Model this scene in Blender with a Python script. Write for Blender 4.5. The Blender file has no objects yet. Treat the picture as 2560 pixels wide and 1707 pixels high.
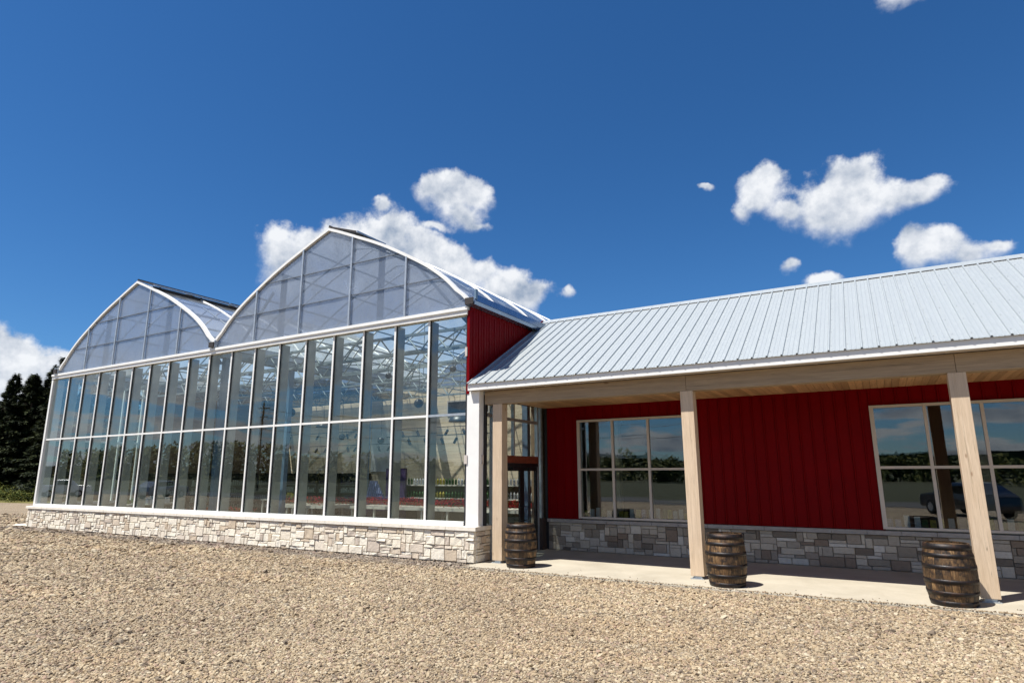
import bpy, math, random
from mathutils import Vector, Matrix
R = math.radians
random.seed(11)
sc = bpy.context.scene
COL = sc.collection

# ------------------------------------------------------------------ camera
cam_data = bpy.data.cameras.new('camera')
cam = bpy.data.objects.new('camera', cam_data)
COL.objects.link(cam)
sc.camera = cam
YAW, PITCH, ROLL = -0.5293, 0.2108, -0.003
fwd = Vector((math.sin(YAW)*math.cos(PITCH), math.cos(YAW)*math.cos(PITCH), math.sin(PITCH)))
rt = Vector((math.cos(YAW), -math.sin(YAW), 0))
up = rt.cross(fwd)
r2 = rt*math.cos(ROLL) + up*math.sin(ROLL)
u2 = -rt*math.sin(ROLL) + up*math.cos(ROLL)
cam.matrix_world = Matrix(((r2.x, u2.x, -fwd.x, 31.10), (r2.y, u2.y, -fwd.y, -13.249),
                           (r2.z, u2.z, -fwd.z, 2.09), (0, 0, 0, 1)))
cam_data.sensor_width = 36.0
cam_data.lens = 1550.0/2560.0*36.0
cam_data.clip_start = 0.1
cam_data.clip_end = 6000.0

# ------------------------------------------------------------------ render / view
sc.render.engine = 'CYCLES'
cy = sc.cycles
cy.max_bounces = 9; cy.diffuse_bounces = 4; cy.glossy_bounces = 4
cy.transmission_bounces = 6; cy.transparent_max_bounces = 28
cy.use_denoising = True
cy.sample_clamp_indirect = 6.0
cy.caustics_reflective = False; cy.caustics_refractive = False
vs = sc.view_settings
vs.view_transform = 'Standard'; vs.look = 'None'; vs.gamma = 1.0; vs.use_curve_mapping = False
vs.exposure = 0.95

# ------------------------------------------------------------------ sun
SUN = Vector((0.27, 0.40, -1.0)).normalized()      # direction the light travels
to_sun = -SUN
sun_el = math.asin(to_sun.z)
sun_az = math.atan2(to_sun.x, to_sun.y)
sd = bpy.data.lights.new('sun', 'SUN')
sd.energy = 4.2; sd.angle = R(0.53); sd.color = (1.0, 0.95, 0.86)
so = bpy.data.objects.new('sun', sd); COL.objects.link(so)
so.rotation_euler = SUN.to_track_quat('-Z', 'Y').to_euler()
so.location = (0, -30, 60)

# ------------------------------------------------------------------ node helpers
class NT:
    def __init__(s, tree):
        s.t = tree; s.n = tree.nodes; s.l = tree.links
    def node(s, kind, **kw):
        nd = s.n.new(kind)
        for k, v in kw.items():
            setattr(nd, k, v)
        return nd
    def link(s, a, b):
        s.l.new(a, b)
    def put(s, sock, v):
        if isinstance(v, bpy.types.NodeSocket):
            s.l.new(v, sock)
        elif v is not None:
            sock.default_value = v
    def math(s, op, a, b=None, c=None, clamp=False):
        nd = s.n.new('ShaderNodeMath'); nd.operation = op; nd.use_clamp = clamp
        s.put(nd.inputs[0], a); s.put(nd.inputs[1], b)
        if c is not None: s.put(nd.inputs[2], c)
        return nd.outputs[0]
    def vmath(s, op, a, b=None):
        nd = s.n.new('ShaderNodeVectorMath'); nd.operation = op
        s.put(nd.inputs[0], a)
        if b is not None: s.put(nd.inputs[1], b)
        return nd.outputs[0]
    def rng(s, v, a, b, c=0.0, d=1.0, smooth=False):
        nd = s.n.new('ShaderNodeMapRange')
        if smooth: nd.interpolation_type = 'SMOOTHSTEP'
        s.put(nd.inputs['Value'], v)
        nd.inputs['From Min'].default_value = a; nd.inputs['From Max'].default_value = b
        nd.inputs['To Min'].default_value = c; nd.inputs['To Max'].default_value = d
        return nd.outputs[0]
    def noise(s, vec, scale, detail=4, rough=0.55, dist=0.0):
        nd = s.n.new('ShaderNodeTexNoise')
        if vec is not None: s.put(nd.inputs['Vector'], vec)
        nd.inputs['Scale'].default_value = scale; nd.inputs['Detail'].default_value = detail
        nd.inputs['Roughness'].default_value = rough; nd.inputs['Distortion'].default_value = dist
        return nd.outputs[0]
    def mix(s, f, a, b, mode='MIX'):
        nd = s.n.new('ShaderNodeMix'); nd.data_type = 'RGBA'; nd.blend_type = mode
        s.put(nd.inputs['Factor'], f)
        for k, v in ((6, a), (7, b)):
            if not isinstance(v, bpy.types.NodeSocket) and len(v) == 3: v = (*v, 1)
            s.put(nd.inputs[k], v)
        return nd.outputs[2]
    def ramp(s, f, stops, const=False):
        nd = s.n.new('ShaderNodeValToRGB')
        cr = nd.color_ramp
        if const: cr.interpolation = 'CONSTANT'
        while len(cr.elements) < len(stops): cr.elements.new(0.5)
        for e, (p, c) in zip(cr.elements, stops):
            e.position = p; e.color = (*c, 1)
        s.put(nd.inputs[0], f)
        return nd.outputs[0]
    def bump(s, h, dist=0.01, strength=1.0, normal=None):
        nd = s.n.new('ShaderNodeBump')
        nd.inputs['Distance'].default_value = dist; nd.inputs['Strength'].default_value = strength
        s.put(nd.inputs['Height'], h)
        if normal is not None: s.put(nd.inputs['Normal'], normal)
        return nd.outputs[0]

# ------------------------------------------------------------------ world: sky with fair-weather cumulus
w = bpy.data.worlds.new('World'); sc.world = w; w.use_nodes = True
T = NT(w.node_tree); T.n.clear()
wo = T.node('ShaderNodeOutputWorld')
sky = T.node('ShaderNodeTexSky'); sky.sky_type = 'NISHITA'; sky.sun_disc = False
sky.sun_elevation = sun_el; sky.sun_rotation = sun_az % (2*math.pi)
sky.air_density = 1.0; sky.dust_density = 0.25; sky.ozone_density = 3.2; sky.altitude = 300
tc = T.node('ShaderNodeTexCoord')
dirv = tc.outputs['Generated']
sep = T.node('ShaderNodeSeparateXYZ'); T.link(dirv, sep.inputs[0])
X, Y, Z = sep.outputs
warp = T.noise(dirv, 9.0, 5, 0.55)
warp2 = T.noise(T.vmath('ADD', dirv, (3.1, 1.7, 5.2)), 9.0, 5, 0.55)
az = T.math('MULTIPLY', T.math('ARCTAN2', X, Y), 180/math.pi)
el = T.math('MULTIPLY', T.math('ARCSINE', Z), 180/math.pi)
az = T.math('ADD', az, T.math('MULTIPLY', T.math('SUBTRACT', warp, 0.5), 5.0))
elw = T.math('ADD', el, T.math('MULTIPLY', T.math('SUBTRACT', warp2, 0.5), 4.0))
# every cumulus as a few overlapping puffs: azimuth, elevation, radii in degrees
PUFFS = [(-51.2,19.6,2.6,2.3),(-49.0,20.0,2.2,1.9),(-50.5,17.2,2.4,2.0),(-46,20.2,3.2,2.2),(-42.2,21.3,2.9,2.3),
 (-43.4,24.0,0.8,0.9),(-39.2,19.8,2.6,2.0),(-36.6,18.8,2.4,1.9),(-33.6,18.2,2.1,1.6),(-31.2,16.9,2.6,1.7),(-28.6,16.6,1.8,1.2),
 (-31.0,14.6,3.0,1.6),(-37,16.6,4.6,2.2),(-44,17.5,5,3),
 (-36.3,25.2,2.4,1.9),(-34.4,25.2,1.5,1.4),(-38.1,25.7,1.5,1.2),(-35.6,23.4,1.8,1.2),(-37.5,22.2,1.1,0.6),(-34.6,22.6,1.5,0.5),
 (-1.4,21.6,3.4,2.2),(0.6,22.2,2.6,2.0),(-6.9,23.4,1.8,1.6),(-43.5,19.4,5.0,2.4),(-6.5,24.4,1.5,1.3),(-7.5,22.6,1.3,1.0),(-8.7,21.7,1.0,1.1),(-5.0,22.0,1.7,1.0),(-1.7,22.0,2.7,1.8),(0.4,23.0,2.0,1.9),
 (-0.6,20.6,2.6,1.7),(1.8,21.4,2.4,1.4),(4.6,21.3,1.8,1.0),(6.0,22.0,1.0,1.0),(-2.2,20.6,1.5,1.4),
 (4.8,17.2,1.2,1.6),(6.4,17.0,1.6,1.5),(7.6,15.9,1.9,1.1),(5.2,16.2,1.8,1.0),(9.6,16.0,1.0,0.6),
 (-5.6,16.7,0.8,0.8),(-2.8,15.3,1.5,0.8),(-25.5,16.2,0.8,0.8),(-70.5,8.5,2.0,1.8),(-69.5,6.9,3.4,1.8),(-66.6,7.2,1.6,1.3),(-70,5.6,4.5,2.2),
 (5.8,35.3,1.9,1.0),(8.4,34.7,1.7,0.7),(-11.4,24.3,0.7,0.35)]
d = None
for a, e, ra, re in PUFFS:
    ra *= 1.22; re *= 1.20
    dx = T.math('MULTIPLY', T.math('SUBTRACT', az, a), 1.0/ra)
    dy = T.math('MULTIPLY', T.math('SUBTRACT', elw, e), 1.0/re)
    q = T.math('MULTIPLY_ADD', dy, dy, T.math('MULTIPLY', dx, dx))
    v = T.math('SUBTRACT', 1.0 if ra > 1.45 else 0.86, T.math('SQRT', q))
    pw = T.math('MAXIMUM', T.math('ADD', v, 0.25), 0.0)
    wsum = pw if d is None else T.math('ADD', wsum, pw)
    ysum = T.math('MULTIPLY', pw, dy) if d is None else T.math('MULTIPLY_ADD', pw, dy, ysum)
    d = v if d is None else T.math('SMOOTH_MAX', d, v, 0.45)
# cloud deck lower down and behind the viewer
flat = T.node('ShaderNodeCombineXYZ')
zz = T.math('ADD', T.math('MAXIMUM', Z, 0.0), 0.12)
T.put(flat.inputs[0], T.math('DIVIDE', X, zz)); T.put(flat.inputs[1], T.math('DIVIDE', Y, zz))
deck = T.noise(flat.outputs[0], 1.15, 8, 0.62, 0.4)
cover = T.math('ADD', T.rng(Y, 0.12, -0.25), T.math('MULTIPLY', T.rng(el, 11, 5), 1.0), clamp=True)
cover = T.math('MULTIPLY', cover, T.rng(el, 60, 38))
deckd = T.math('SUBTRACT', T.math('MULTIPLY', T.math('SUBTRACT', deck, 0.462), 9.0), T.math('MULTIPLY', T.math('SUBTRACT', 1.0, cover), 3.0))
d = T.math('MAXIMUM', d, deckd)
fb = T.noise(dirv, 26.0, 9, 0.62)
fb_low = T.noise(dirv, 11.0, 6, 0.6)
sunoff = T.vmath('ADD', dirv, (-0.010, -0.006, 0.022))
fb_s = T.noise(sunoff, 26.0, 6, 0.60)
dens = T.math('ADD', d, T.math('MULTIPLY', T.math('SUBTRACT', fb, 0.5), 1.1))
dens = T.math('ADD', dens, T.math('MULTIPLY', T.math('SUBTRACT', fb_low, 0.5), 1.15))
vert = T.math('DIVIDE', ysum, T.math('ADD', wsum, 0.02))
soft = T.rng(vert, -0.7, 0.5, 1.05, 0.42)
alpha = T.math('DIVIDE', T.math('ADD', dens, 0.06), soft, clamp=True)
alpha = T.math('MULTIPLY', T.math('MULTIPLY', alpha, alpha), T.math('SUBTRACT', 3.0, T.math('MULTIPLY', alpha, 2.0)))
m1 = T.noise(dirv, 15.0, 6, 0.55); m2 = T.noise(sunoff, 15.0, 6, 0.55)
relief = T.math('ADD', T.math('MULTIPLY', T.math('SUBTRACT', m1, m2), 2.6), T.math('MULTIPLY', T.math('SUBTRACT', fb, fb_s), 1.0))
body = T.math('MULTIPLY', T.rng(dens, 0.25, 1.3, 0.0, 1.0), T.rng(vert, -0.45, 0.5, 0.60, 0.06))
shade = T.math('SUBTRACT', T.math('ADD', 0.80, relief), body, clamp=True)
ccol = T.mix(shade, (3.1, 3.9, 5.2), (9.4, 9.6, 9.9))
tint = T.mix(1.0, sky.outputs[0], (0.63, 0.87, 1.12), 'MULTIPLY')
hs = T.node('ShaderNodeHueSaturation'); hs.inputs['Saturation'].default_value = 1.10; hs.inputs['Value'].default_value = 1.0
T.link(tint, hs.inputs['Color'])
ccol = T.mix(T.rng(Y, 0.0, -0.35, 0.0, 0.75), ccol, T.mix(1.0, ccol, (0.74, 0.76, 0.78), 'MULTIPLY'))
final = T.mix(T.math('MULTIPLY', alpha, 0.96), hs.outputs[0], ccol)
bg = T.node('ShaderNodeBackground'); bg.inputs[1].default_value = 0.0515
T.link(final, bg.inputs[0]); T.link(bg.outputs[0], wo.inputs[0])

# ------------------------------------------------------------------ materials
def new_mat(name):
    m = bpy.data.materials.new(name); m.use_nodes = True
    t = NT(m.node_tree); t.n.clear()
    out = t.node('ShaderNodeOutputMaterial')
    b = t.node('ShaderNodeBsdfPrincipled')
    t.link(b.outputs[0], out.inputs[0])
    t.out = out; t.b = b
    return m, t
def objco(t):
    return t.node('ShaderNodeTexCoord').outputs['Object']
def pos(t):
    return t.node('ShaderNodeNewGeometry').outputs['Position']
def scaled(t, v, s):
    return t.vmath('MULTIPLY', v, s)
def simple(name, col, rough=0.5, metal=0.0, var=0.12, nscale=3.0, bump=0.0, bscale=60.0, spec=0.5, coat=0.0):
    m, t = new_mat(name)
    p = pos(t)
    n = t.noise(p, nscale, 5, 0.6)
    c = t.mix(t.rng(n, 0.3, 0.7), [x*(1-var) for x in col], [min(1, x*(1+var)) for x in col])
    t.put(t.b.inputs['Base Color'], c)
    t.put(t.b.inputs['Roughness'], t.rng(t.noise(p, nscale*4, 3), 0.3, 0.7, max(0.02, rough-0.06), min(1, rough+0.06)))
    t.b.inputs['Metallic'].default_value = metal
    t.b.inputs['Specular IOR Level'].default_value = spec
    t.b.inputs['Coat Weight'].default_value = coat
    if bump: t.put(t.b.inputs['Normal'], t.bump(t.noise(p, bscale, 4), bump))
    return m
M = {}
M['white'] = simple('white_painted_metal', (0.81, 0.81, 0.80), 0.35, var=0.04)
M['fin'] = simple('grey_inner_mullion', (0.42, 0.42, 0.38), 0.5)
M['gasket'] = simple('black_gasket', (0.012, 0.014, 0.02), 0.6)
M['galv'] = simple('galvanised_steel', (0.50, 0.54, 0.58), 0.38, metal=0.6, var=0.15, nscale=8)
M['gutter'] = simple('bright_gutter_metal', (0.20, 0.27, 0.38), 0.25, metal=0.8, var=0.12, nscale=3)
M['steel_col'] = simple('blue_grey_steel', (0.16, 0.24, 0.33), 0.45, metal=0.2)
M['rail'] = simple('grey_blue_rail', (0.16, 0.19, 0.24), 0.5)
M['tube'] = simple('truss_tube', (0.30, 0.35, 0.37), 0.45, metal=0.4)
M['dark'] = simple('dark_metal', (0.018, 0.019, 0.022), 0.4, var=0.2)
M['vent'] = simple('vent_dark', (0.035, 0.028, 0.026), 0.6)
M['red'] = simple('red_painted_steel', (0.165, 0.0007, 0.0028), 0.5, var=0.08, nscale=1.5, spec=0.07)
M['winframe'] = simple('beige_window_frame', (0.55, 0.50, 0.46), 0.4, var=0.05)
M['black'] = simple('black_door_frame', (0.012, 0.012, 0.013), 0.35)
M['header'] = simple('reddish_timber', (0.20, 0.045, 0.022), 0.55, var=0.3, nscale=12)
M['floor'] = simple('shop_floor', (0.20, 0.195, 0.18), 0.5)
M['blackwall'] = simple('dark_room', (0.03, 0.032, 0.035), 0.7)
M['mortar'] = simple('mortar', (0.40, 0.37, 0.33), 0.95, bump=0.004, bscale=90)
M['shelf'] = simple('cream_shelf', (0.55, 0.52, 0.44), 0.6)
M['paperwhite'] = simple('white_item', (0.75, 0.75, 0.72), 0.5)
M['greenitem'] = simple('green_item', (0.05, 0.13, 0.03), 0.5, var=0.5, nscale=20)
M['purple'] = simple('purple_item', (0.05, 0.03, 0.09), 0.5, var=0.5, nscale=14)
M['blueitem'] = simple('blue_white_can', (0.25, 0.30, 0.50), 0.4, var=0.5, nscale=25)
M['yellowitem'] = simple('yellow_item', (0.50, 0.42, 0.06), 0.5, var=0.4, nscale=20)
M['tyre'] = simple('tyre_rubber', (0.02, 0.02, 0.02), 0.8)
M['carwhite'] = simple('white_car_paint', (0.75, 0.76, 0.77), 0.2, coat=0.8, var=0.02)
M['carblue'] = simple('dark_blue_car_paint', (0.004, 0.007, 0.018), 0.2, coat=1.0, var=0.05)
M['carsilver'] = simple('silver_car_paint', (0.45, 0.47, 0.49), 0.25, metal=0.5, coat=0.8, var=0.03)
M['cardark'] = simple('car_glass', (0.01, 0.012, 0.014), 0.05)
M['lampglass'] = simple('headlamp_glass', (0.8, 0.8, 0.8), 0.08, metal=0.4)

def wood_mat(name, c1, c2, axis, scale=1.0, rough=0.6, knots=True, lum=0.25):
    """long-grain timber; axis = index of the grain direction in world space"""
    m, t = new_mat(name)
    p = pos(t)
    info = t.node('ShaderNodeObjectInfo')
    off = t.vmath('ADD', p, t.node('ShaderNodeCombineXYZ').outputs[0])
    cmb = t.node('ShaderNodeCombineXYZ')
    for i in range(3): t.put(cmb.inputs[i], t.math('MULTIPLY', info.outputs['Random'], 37.0*(i+1)))
    off = t.vmath('ADD', p, cmb.outputs[0])
    s = [9.0*scale]*3; s[axis] = 0.45*scale
    g = t.noise(scaled(t, off, tuple(s)), 3.0, 6, 0.6, 1.2)
    s2 = [60.0*scale]*3; s2[axis] = 2.0*scale
    g2 = t.noise(scaled(t, off, tuple(s2)), 3.0, 3, 0.6)
    c = t.mix(t.rng(g, 0.3, 0.7), c1, c2)
    c = t.mix(t.rng(g2, 0.45, 0.75, 0, 0.35), c, [x*0.6 for x in c1])
    s4 = [26.0*scale]*3; s4[axis] = 0.30*scale
    ck = t.noise(scaled(t, off, tuple(s4)), 1.0, 2, 0.5, 0.8)
    ck = t.rng(t.math('ABSOLUTE', t.math('SUBTRACT', ck, 0.62)), 0.0, 0.012, 0.7, 0.0)
    c = t.mix(ck, c, [x*0.3 for x in c1])
    if knots:
        s3 = [5.0*scale]*3; s3[axis] = 1.8*scale
        vo = t.node('ShaderNodeTexVoronoi'); vo.inputs['Scale'].default_value = 1.0
        t.put(vo.inputs['Vector'], scaled(t, off, tuple(s3)))
        k = t.rng(vo.outputs['Distance'], 0.05, 0.12, 0.75, 0.0, smooth=True)
        c = t.mix(k, c, [c1[0]*0.45, c1[1]*0.33, c1[2]*0.25])
    val = t.rng(info.outputs['Random'], 0, 1, 1-lum, 1+lum*0.6)
    sc_ = t.node('ShaderNodeCombineColor')
    for i in range(3): t.put(sc_.inputs[i], val)
    c = t.mix(1.0, c, sc_.outputs[0], 'MULTIPLY')
    t.put(t.b.inputs['Base Color'], c)
    t.b.inputs['Roughness'].default_value = rough
    t.put(t.b.inputs['Normal'], t.bump(g2, 0.002))
    return m
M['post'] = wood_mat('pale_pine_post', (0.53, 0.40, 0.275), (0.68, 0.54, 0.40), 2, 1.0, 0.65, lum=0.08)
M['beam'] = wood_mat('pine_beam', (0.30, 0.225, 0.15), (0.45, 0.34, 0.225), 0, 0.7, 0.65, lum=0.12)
M['plank'] = wood_mat('pine_soffit_plank', (0.50, 0.28, 0.13), (0.72, 0.46, 0.24), 1, 1.0, 0.5, lum=0.30)
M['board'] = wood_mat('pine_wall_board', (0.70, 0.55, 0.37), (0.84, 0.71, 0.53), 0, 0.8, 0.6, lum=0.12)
M['board_y_shaded'] = wood_mat('shaded_pine_side_board', (0.26, 0.18, 0.11), (0.38, 0.27, 0.17), 1, 0.8, 0.6, lum=0.12)  # same pine as the back wall, its shade darkened into the colour
def barrel_mat():
    m, t = new_mat('charred_oak_stave')
    o = objco(t)
    info = t.node('ShaderNodeObjectInfo')
    cmb = t.node('ShaderNodeCombineXYZ')
    for i in range(3): t.put(cmb.inputs[i], t.math('MULTIPLY', info.outputs['Random'], 51.0*(i+1)))
    p = t.vmath('ADD', o, cmb.outputs[0])
    g = t.noise(scaled(t, p, (30, 30, 3.0)), 1.5, 6, 0.65, 0.6)
    patch = t.noise(p, 6.0, 6, 0.7)
    c = t.ramp(g, [(0.25, (0.028, 0.014, 0.007)), (0.5, (0.13, 0.070, 0.028)), (0.72, (0.36, 0.225, 0.10)), (0.9, (0.60, 0.43, 0.22))])
    c = t.mix(t.rng(patch, 0.46, 0.60), c, (0.016, 0.009, 0.006))
    val = t.rng(info.outputs['Random'], 0, 1, 0.28, 1.25)
    sc_ = t.node('ShaderNodeCombineColor')
    for i in range(3): t.put(sc_.inputs[i], val)
    c = t.mix(1.0, c, sc_.outputs[0], 'MULTIPLY')
    t.put(t.b.inputs['Base Color'], c); t.b.inputs['Roughness'].default_value = 0.6
    t.put(t.b.inputs['Normal'], t.bump(g, 0.004))
    return m
M['stave'] = barrel_mat()
def hoop_mat():
    m, t = new_mat('rusty_black_hoop')
    o = objco(t)
    n = t.noise(o, 9, 6, 0.7)
    t.put(t.b.inputs['Base Color'], t.mix(t.rng(n, 0.5, 0.75), (0.016, 0.014, 0.015), (0.075, 0.035, 0.018)))
    t.b.inputs['Metallic'].default_value = 0.5
    t.put(t.b.inputs['Roughness'], t.rng(n, 0.3, 0.7, 0.35, 0.65))
    t.put(t.b.inputs['Normal'], t.bump(t.noise(o, 60, 4), 0.002))
    return m
M['hoop'] = hoop_mat()
def stone_mat(name, pal):
    m, t = new_mat(name)
    p = pos(t)
    info = t.node('ShaderNodeObjectInfo')
    n = len(pal)
    c = t.ramp(info.outputs['Random'], [(i/n, col) for i, col in enumerate(pal)], const=True)
    n1 = t.noise(p, 16, 6, 0.65); n2 = t.noise(p, 5, 4, 0.6)
    c = t.mix(t.rng(n1, 0.45, 0.75, 0, 0.35), c, t.mix(1.0, c, (0.55, 0.47, 0.40), 'MULTIPLY'))
    c = t.mix(t.rng(n2, 0.48, 0.7, 0, 0.4), c, t.mix(1.0, c, (1.15, 1.15, 1.15), 'MULTIPLY'))
    t.put(t.b.inputs['Base Color'], c); t.b.inputs['Roughness'].default_value = 0.9
    b1 = t.bump(t.noise(p, 18, 5, 0.6), 0.013)
    t.put(t.b.inputs['Normal'], t.bump(t.noise(p, 75, 5, 0.7), 0.004, normal=b1))
    return m
CREAM = [(0.78,0.73,0.65),(0.82,0.78,0.71),(0.72,0.66,0.57),(0.80,0.75,0.67),(0.84,0.80,0.74),(0.55,0.45,0.36),
         (0.79,0.74,0.65),(0.60,0.52,0.45),(0.83,0.80,0.74),(0.46,0.38,0.33),(0.76,0.71,0.62),(0.81,0.76,0.68),(0.50,0.39,0.28),(0.70,0.63,0.55)]
SHADED_GREYS = [(0.40,0.38,0.36),(0.25,0.23,0.21),(0.52,0.52,0.52),(0.33,0.31,0.29),(0.17,0.15,0.135),(0.45,0.43,0.40),(0.58,0.59,0.60),
         (0.30,0.27,0.25),(0.36,0.34,0.32),(0.43,0.42,0.41),(0.22,0.18,0.155),(0.48,0.46,0.43),(0.28,0.26,0.24)]
CREAM = [(a_*0.72+0.21, (b_*0.72+0.21)*0.965, (c_*0.72+0.20)*0.90) for a_, b_, c_ in CREAM]
SHADED_GREYS = [(a_*1.20, b_*1.12, c_*0.99) for a_, b_, c_ in SHADED_GREYS]  # same stone as the base, porch shade put into these greys
M['stone'] = stone_mat('cream_ledgestone', CREAM)
M['stone_grey_shaded'] = stone_mat('shaded_grey_ledgestone', SHADED_GREYS)
M['cap'] = simple('cast_stone_cap', (0.76, 0.71, 0.63), 0.85, var=0.12, nscale=7, bump=0.003)
M['cap_grey_shaded'] = simple('shaded_grey_stone_cap', (0.34, 0.32, 0.31), 0.85, var=0.15, nscale=7, bump=0.003)  # cap stone with the porch shade put into its grey

def glass_mat(name, tint, f0, rough=0.0, milk=0.0, milkcol=(0.6, 0.65, 0.75), wave=0.0, streak=0.0):
    m, t = new_mat(name)
    t.n.remove(t.b)
    lw = t.node('ShaderNodeLayerWeight'); lw.inputs['Blend'].default_value = 0.5
    p5 = t.math('POWER', lw.outputs['Facing'], 4.0)
    fr = t.math('MULTIPLY_ADD', p5, 1-f0, f0)
    tr = t.node('ShaderNodeBsdfTransparent'); tr.inputs[0].default_value = (*tint, 1)
    gl = t.node('ShaderNodeBsdfGlossy'); gl.inputs['Roughness'].default_value = rough
    gl.inputs['Color'].default_value = (1, 1, 1, 1)
    if wave:
        nrm = t.bump(t.noise(pos(t), 0.8, 2, 0.5), wave)
        t.put(gl.inputs['Normal'], nrm)
    base = tr.outputs[0]
    if milk:
        df = t.node('ShaderNodeBsdfDiffuse'); df.inputs[0].default_value = (*milkcol, 1)
        tl = t.node('ShaderNodeBsdfTranslucent'); tl.inputs[0].default_value = (*milkcol, 1)
        mm = t.node('ShaderNodeMixShader'); mm.inputs[0].default_value = 0.55
        t.link(df.outputs[0], mm.inputs[1]); t.link(tl.outputs[0], mm.inputs[2])
        m2 = t.node('ShaderNodeMixShader')
        n = t.noise(scaled(t, pos(t), (1, 1, 0.6)), 0.9, 6, 0.65, 0.5)
        n2 = t.noise(pos(t), 60, 2, 0.6)
        t.put(m2.inputs[0], t.math('ADD', t.rng(n, 0.3, 0.72, milk*0.75, min(1, milk*1.3)), t.rng(n2, 0.3, 0.7, -0.03, 0.03)))
        t.link(base, m2.inputs[1]); t.link(mm.outputs[0], m2.inputs[2])
        base = m2.outputs[0]
    mx = t.node('ShaderNodeMixShader'); t.put(mx.inputs[0], fr)
    t.link(base, mx.inputs[1]); t.link(gl.outputs[0], mx.inputs[2])
    t.link(mx.outputs[0], t.out.inputs[0])
    return m
M['glass'] = glass_mat('clear_glazing', (0.895, 0.945, 0.935), 0.062, wave=0.0012)
M['shopglass'] = glass_mat('shop_window_glass', (0.70, 0.76, 0.78), 0.12, wave=0.0010)
M['poly'] = glass_mat('twin_wall_sheet', (0.80, 0.85, 0.93), 0.04, rough=0.12, milk=0.52, milkcol=(0.40, 0.455, 0.54))
M['polyroof'] = glass_mat('curved_roof_sheet', (0.95, 0.96, 0.97), 0.04, rough=0.10, milk=0.40, milkcol=(0.70, 0.73, 0.76))

def curtain_mat():
    m, t = new_mat('shade_cloth')
    t.n.remove(t.b)
    tr = t.node('ShaderNodeBsdfTransparent'); tr.inputs[0].default_value = (0.8, 0.85, 0.88, 1)
    df = t.node('ShaderNodeBsdfDiffuse'); df.inputs[0].default_value = (0.10, 0.115, 0.12, 1)
    mx = t.node('ShaderNodeMixShader'); mx.inputs[0].default_value = 0.72
    t.link(tr.outputs[0], mx.inputs[1]); t.link(df.outputs[0], mx.inputs[2]); t.link(mx.outputs[0], t.out.inputs[0])
    return m
M['curtain'] = curtain_mat()
def roof_mat():
    m, t = new_mat('galvalume_roofing')
    p = pos(t)
    sp = t.node('ShaderNodeTexVoronoi'); sp.inputs['Scale'].default_value = 45
    t.put(sp.inputs['Vector'], p)
    sep_ = t.node('ShaderNodeSeparateColor'); t.link(sp.outputs['Color'], sep_.inputs[0])
    n = t.noise(scaled(t, p, (4, 0.5, 0.5)), 1.0, 5, 0.6)
    v = t.math('ADD', t.rng(sep_.outputs[0], 0, 1, -0.03, 0.03), t.rng(n, 0.3, 0.7, -0.05, 0.05))
    c = t.mix(t.math('ADD', v, 0.5, clamp=True), (0.325, 0.36, 0.38), (0.50, 0.54, 0.56))
    t.put(t.b.inputs['Base Color'], c)
    t.b.inputs['Metallic'].default_value = 0.35
    t.put(t.b.inputs['Roughness'], t.rng(sep_.outputs[1], 0, 1, 0.36, 0.5))
    t.put(t.b.inputs['Normal'], t.bump(t.noise(scaled(t, p, (2.2, 0.8, 0.8)), 1.0, 2, 0.5), 0.012))
    return m
M['roof'] = roof_mat()

def concrete_mat():
    m, t = new_mat('pale_concrete')
    p = pos(t)
    n = t.noise(p, 1.1, 7, 0.65, 0.4); n2 = t.noise(p, 25, 5, 0.7)
    c = t.mix(t.rng(n, 0.3, 0.7), (0.34, 0.305, 0.24), (0.45, 0.41, 0.335))
    c = t.mix(t.rng(n2, 0.45, 0.8, 0, 0.3), c, (0.27, 0.24, 0.19))
    t.put(t.b.inputs['Base Color'], c); t.b.inputs['Roughness'].default_value = 0.85
    t.put(t.b.inputs['Normal'], t.bump(n2, 0.002))
    return m
M['concrete'] = concrete_mat()

def gravel_color(t, p, rnd):
    pal = [(0.50,0.385,0.245),(0.62,0.51,0.36),(0.31,0.235,0.155),(0.55,0.44,0.30),(0.70,0.61,0.46),(0.23,0.18,0.135),
           (0.52,0.41,0.27),(0.44,0.335,0.225),(0.66,0.56,0.40),(0.48,0.35,0.27),(0.36,0.30,0.23),(0.58,0.47,0.32)]
    c = t.ramp(rnd, [(i/len(pal), tuple(q*0.67*f_ for q, f_ in zip(x, (0.98, 0.965, 0.925)))) for i, x in enumerate(pal)], const=True)
    s = t.node('ShaderNodeSeparateXYZ'); t.link(p, s.inputs[0])
    big = t.noise(p, 0.35, 5, 0.6)
    c = t.mix(t.rng(big, 0.38, 0.66, 0, 0.8), c, t.mix(1.0, c, (0.76, 0.74, 0.74), 'MULTIPLY'))
    c = t.mix(t.rng(t.noise(scaled(t, p, (0.25, 1.1, 1)), 0.8, 4, 0.6), 0.5, 0.68, 0, 0.5), c, t.mix(1.0, c, (1.18, 1.10, 1.0), 'MULTIPLY'))
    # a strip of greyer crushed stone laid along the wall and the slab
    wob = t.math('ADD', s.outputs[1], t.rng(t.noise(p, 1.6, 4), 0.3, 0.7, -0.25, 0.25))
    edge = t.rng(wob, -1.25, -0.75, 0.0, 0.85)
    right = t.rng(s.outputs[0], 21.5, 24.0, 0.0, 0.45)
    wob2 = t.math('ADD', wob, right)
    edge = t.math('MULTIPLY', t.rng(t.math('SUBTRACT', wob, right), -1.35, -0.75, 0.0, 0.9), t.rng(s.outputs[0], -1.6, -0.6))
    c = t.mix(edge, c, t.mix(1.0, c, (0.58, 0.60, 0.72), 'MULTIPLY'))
    return c
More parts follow.
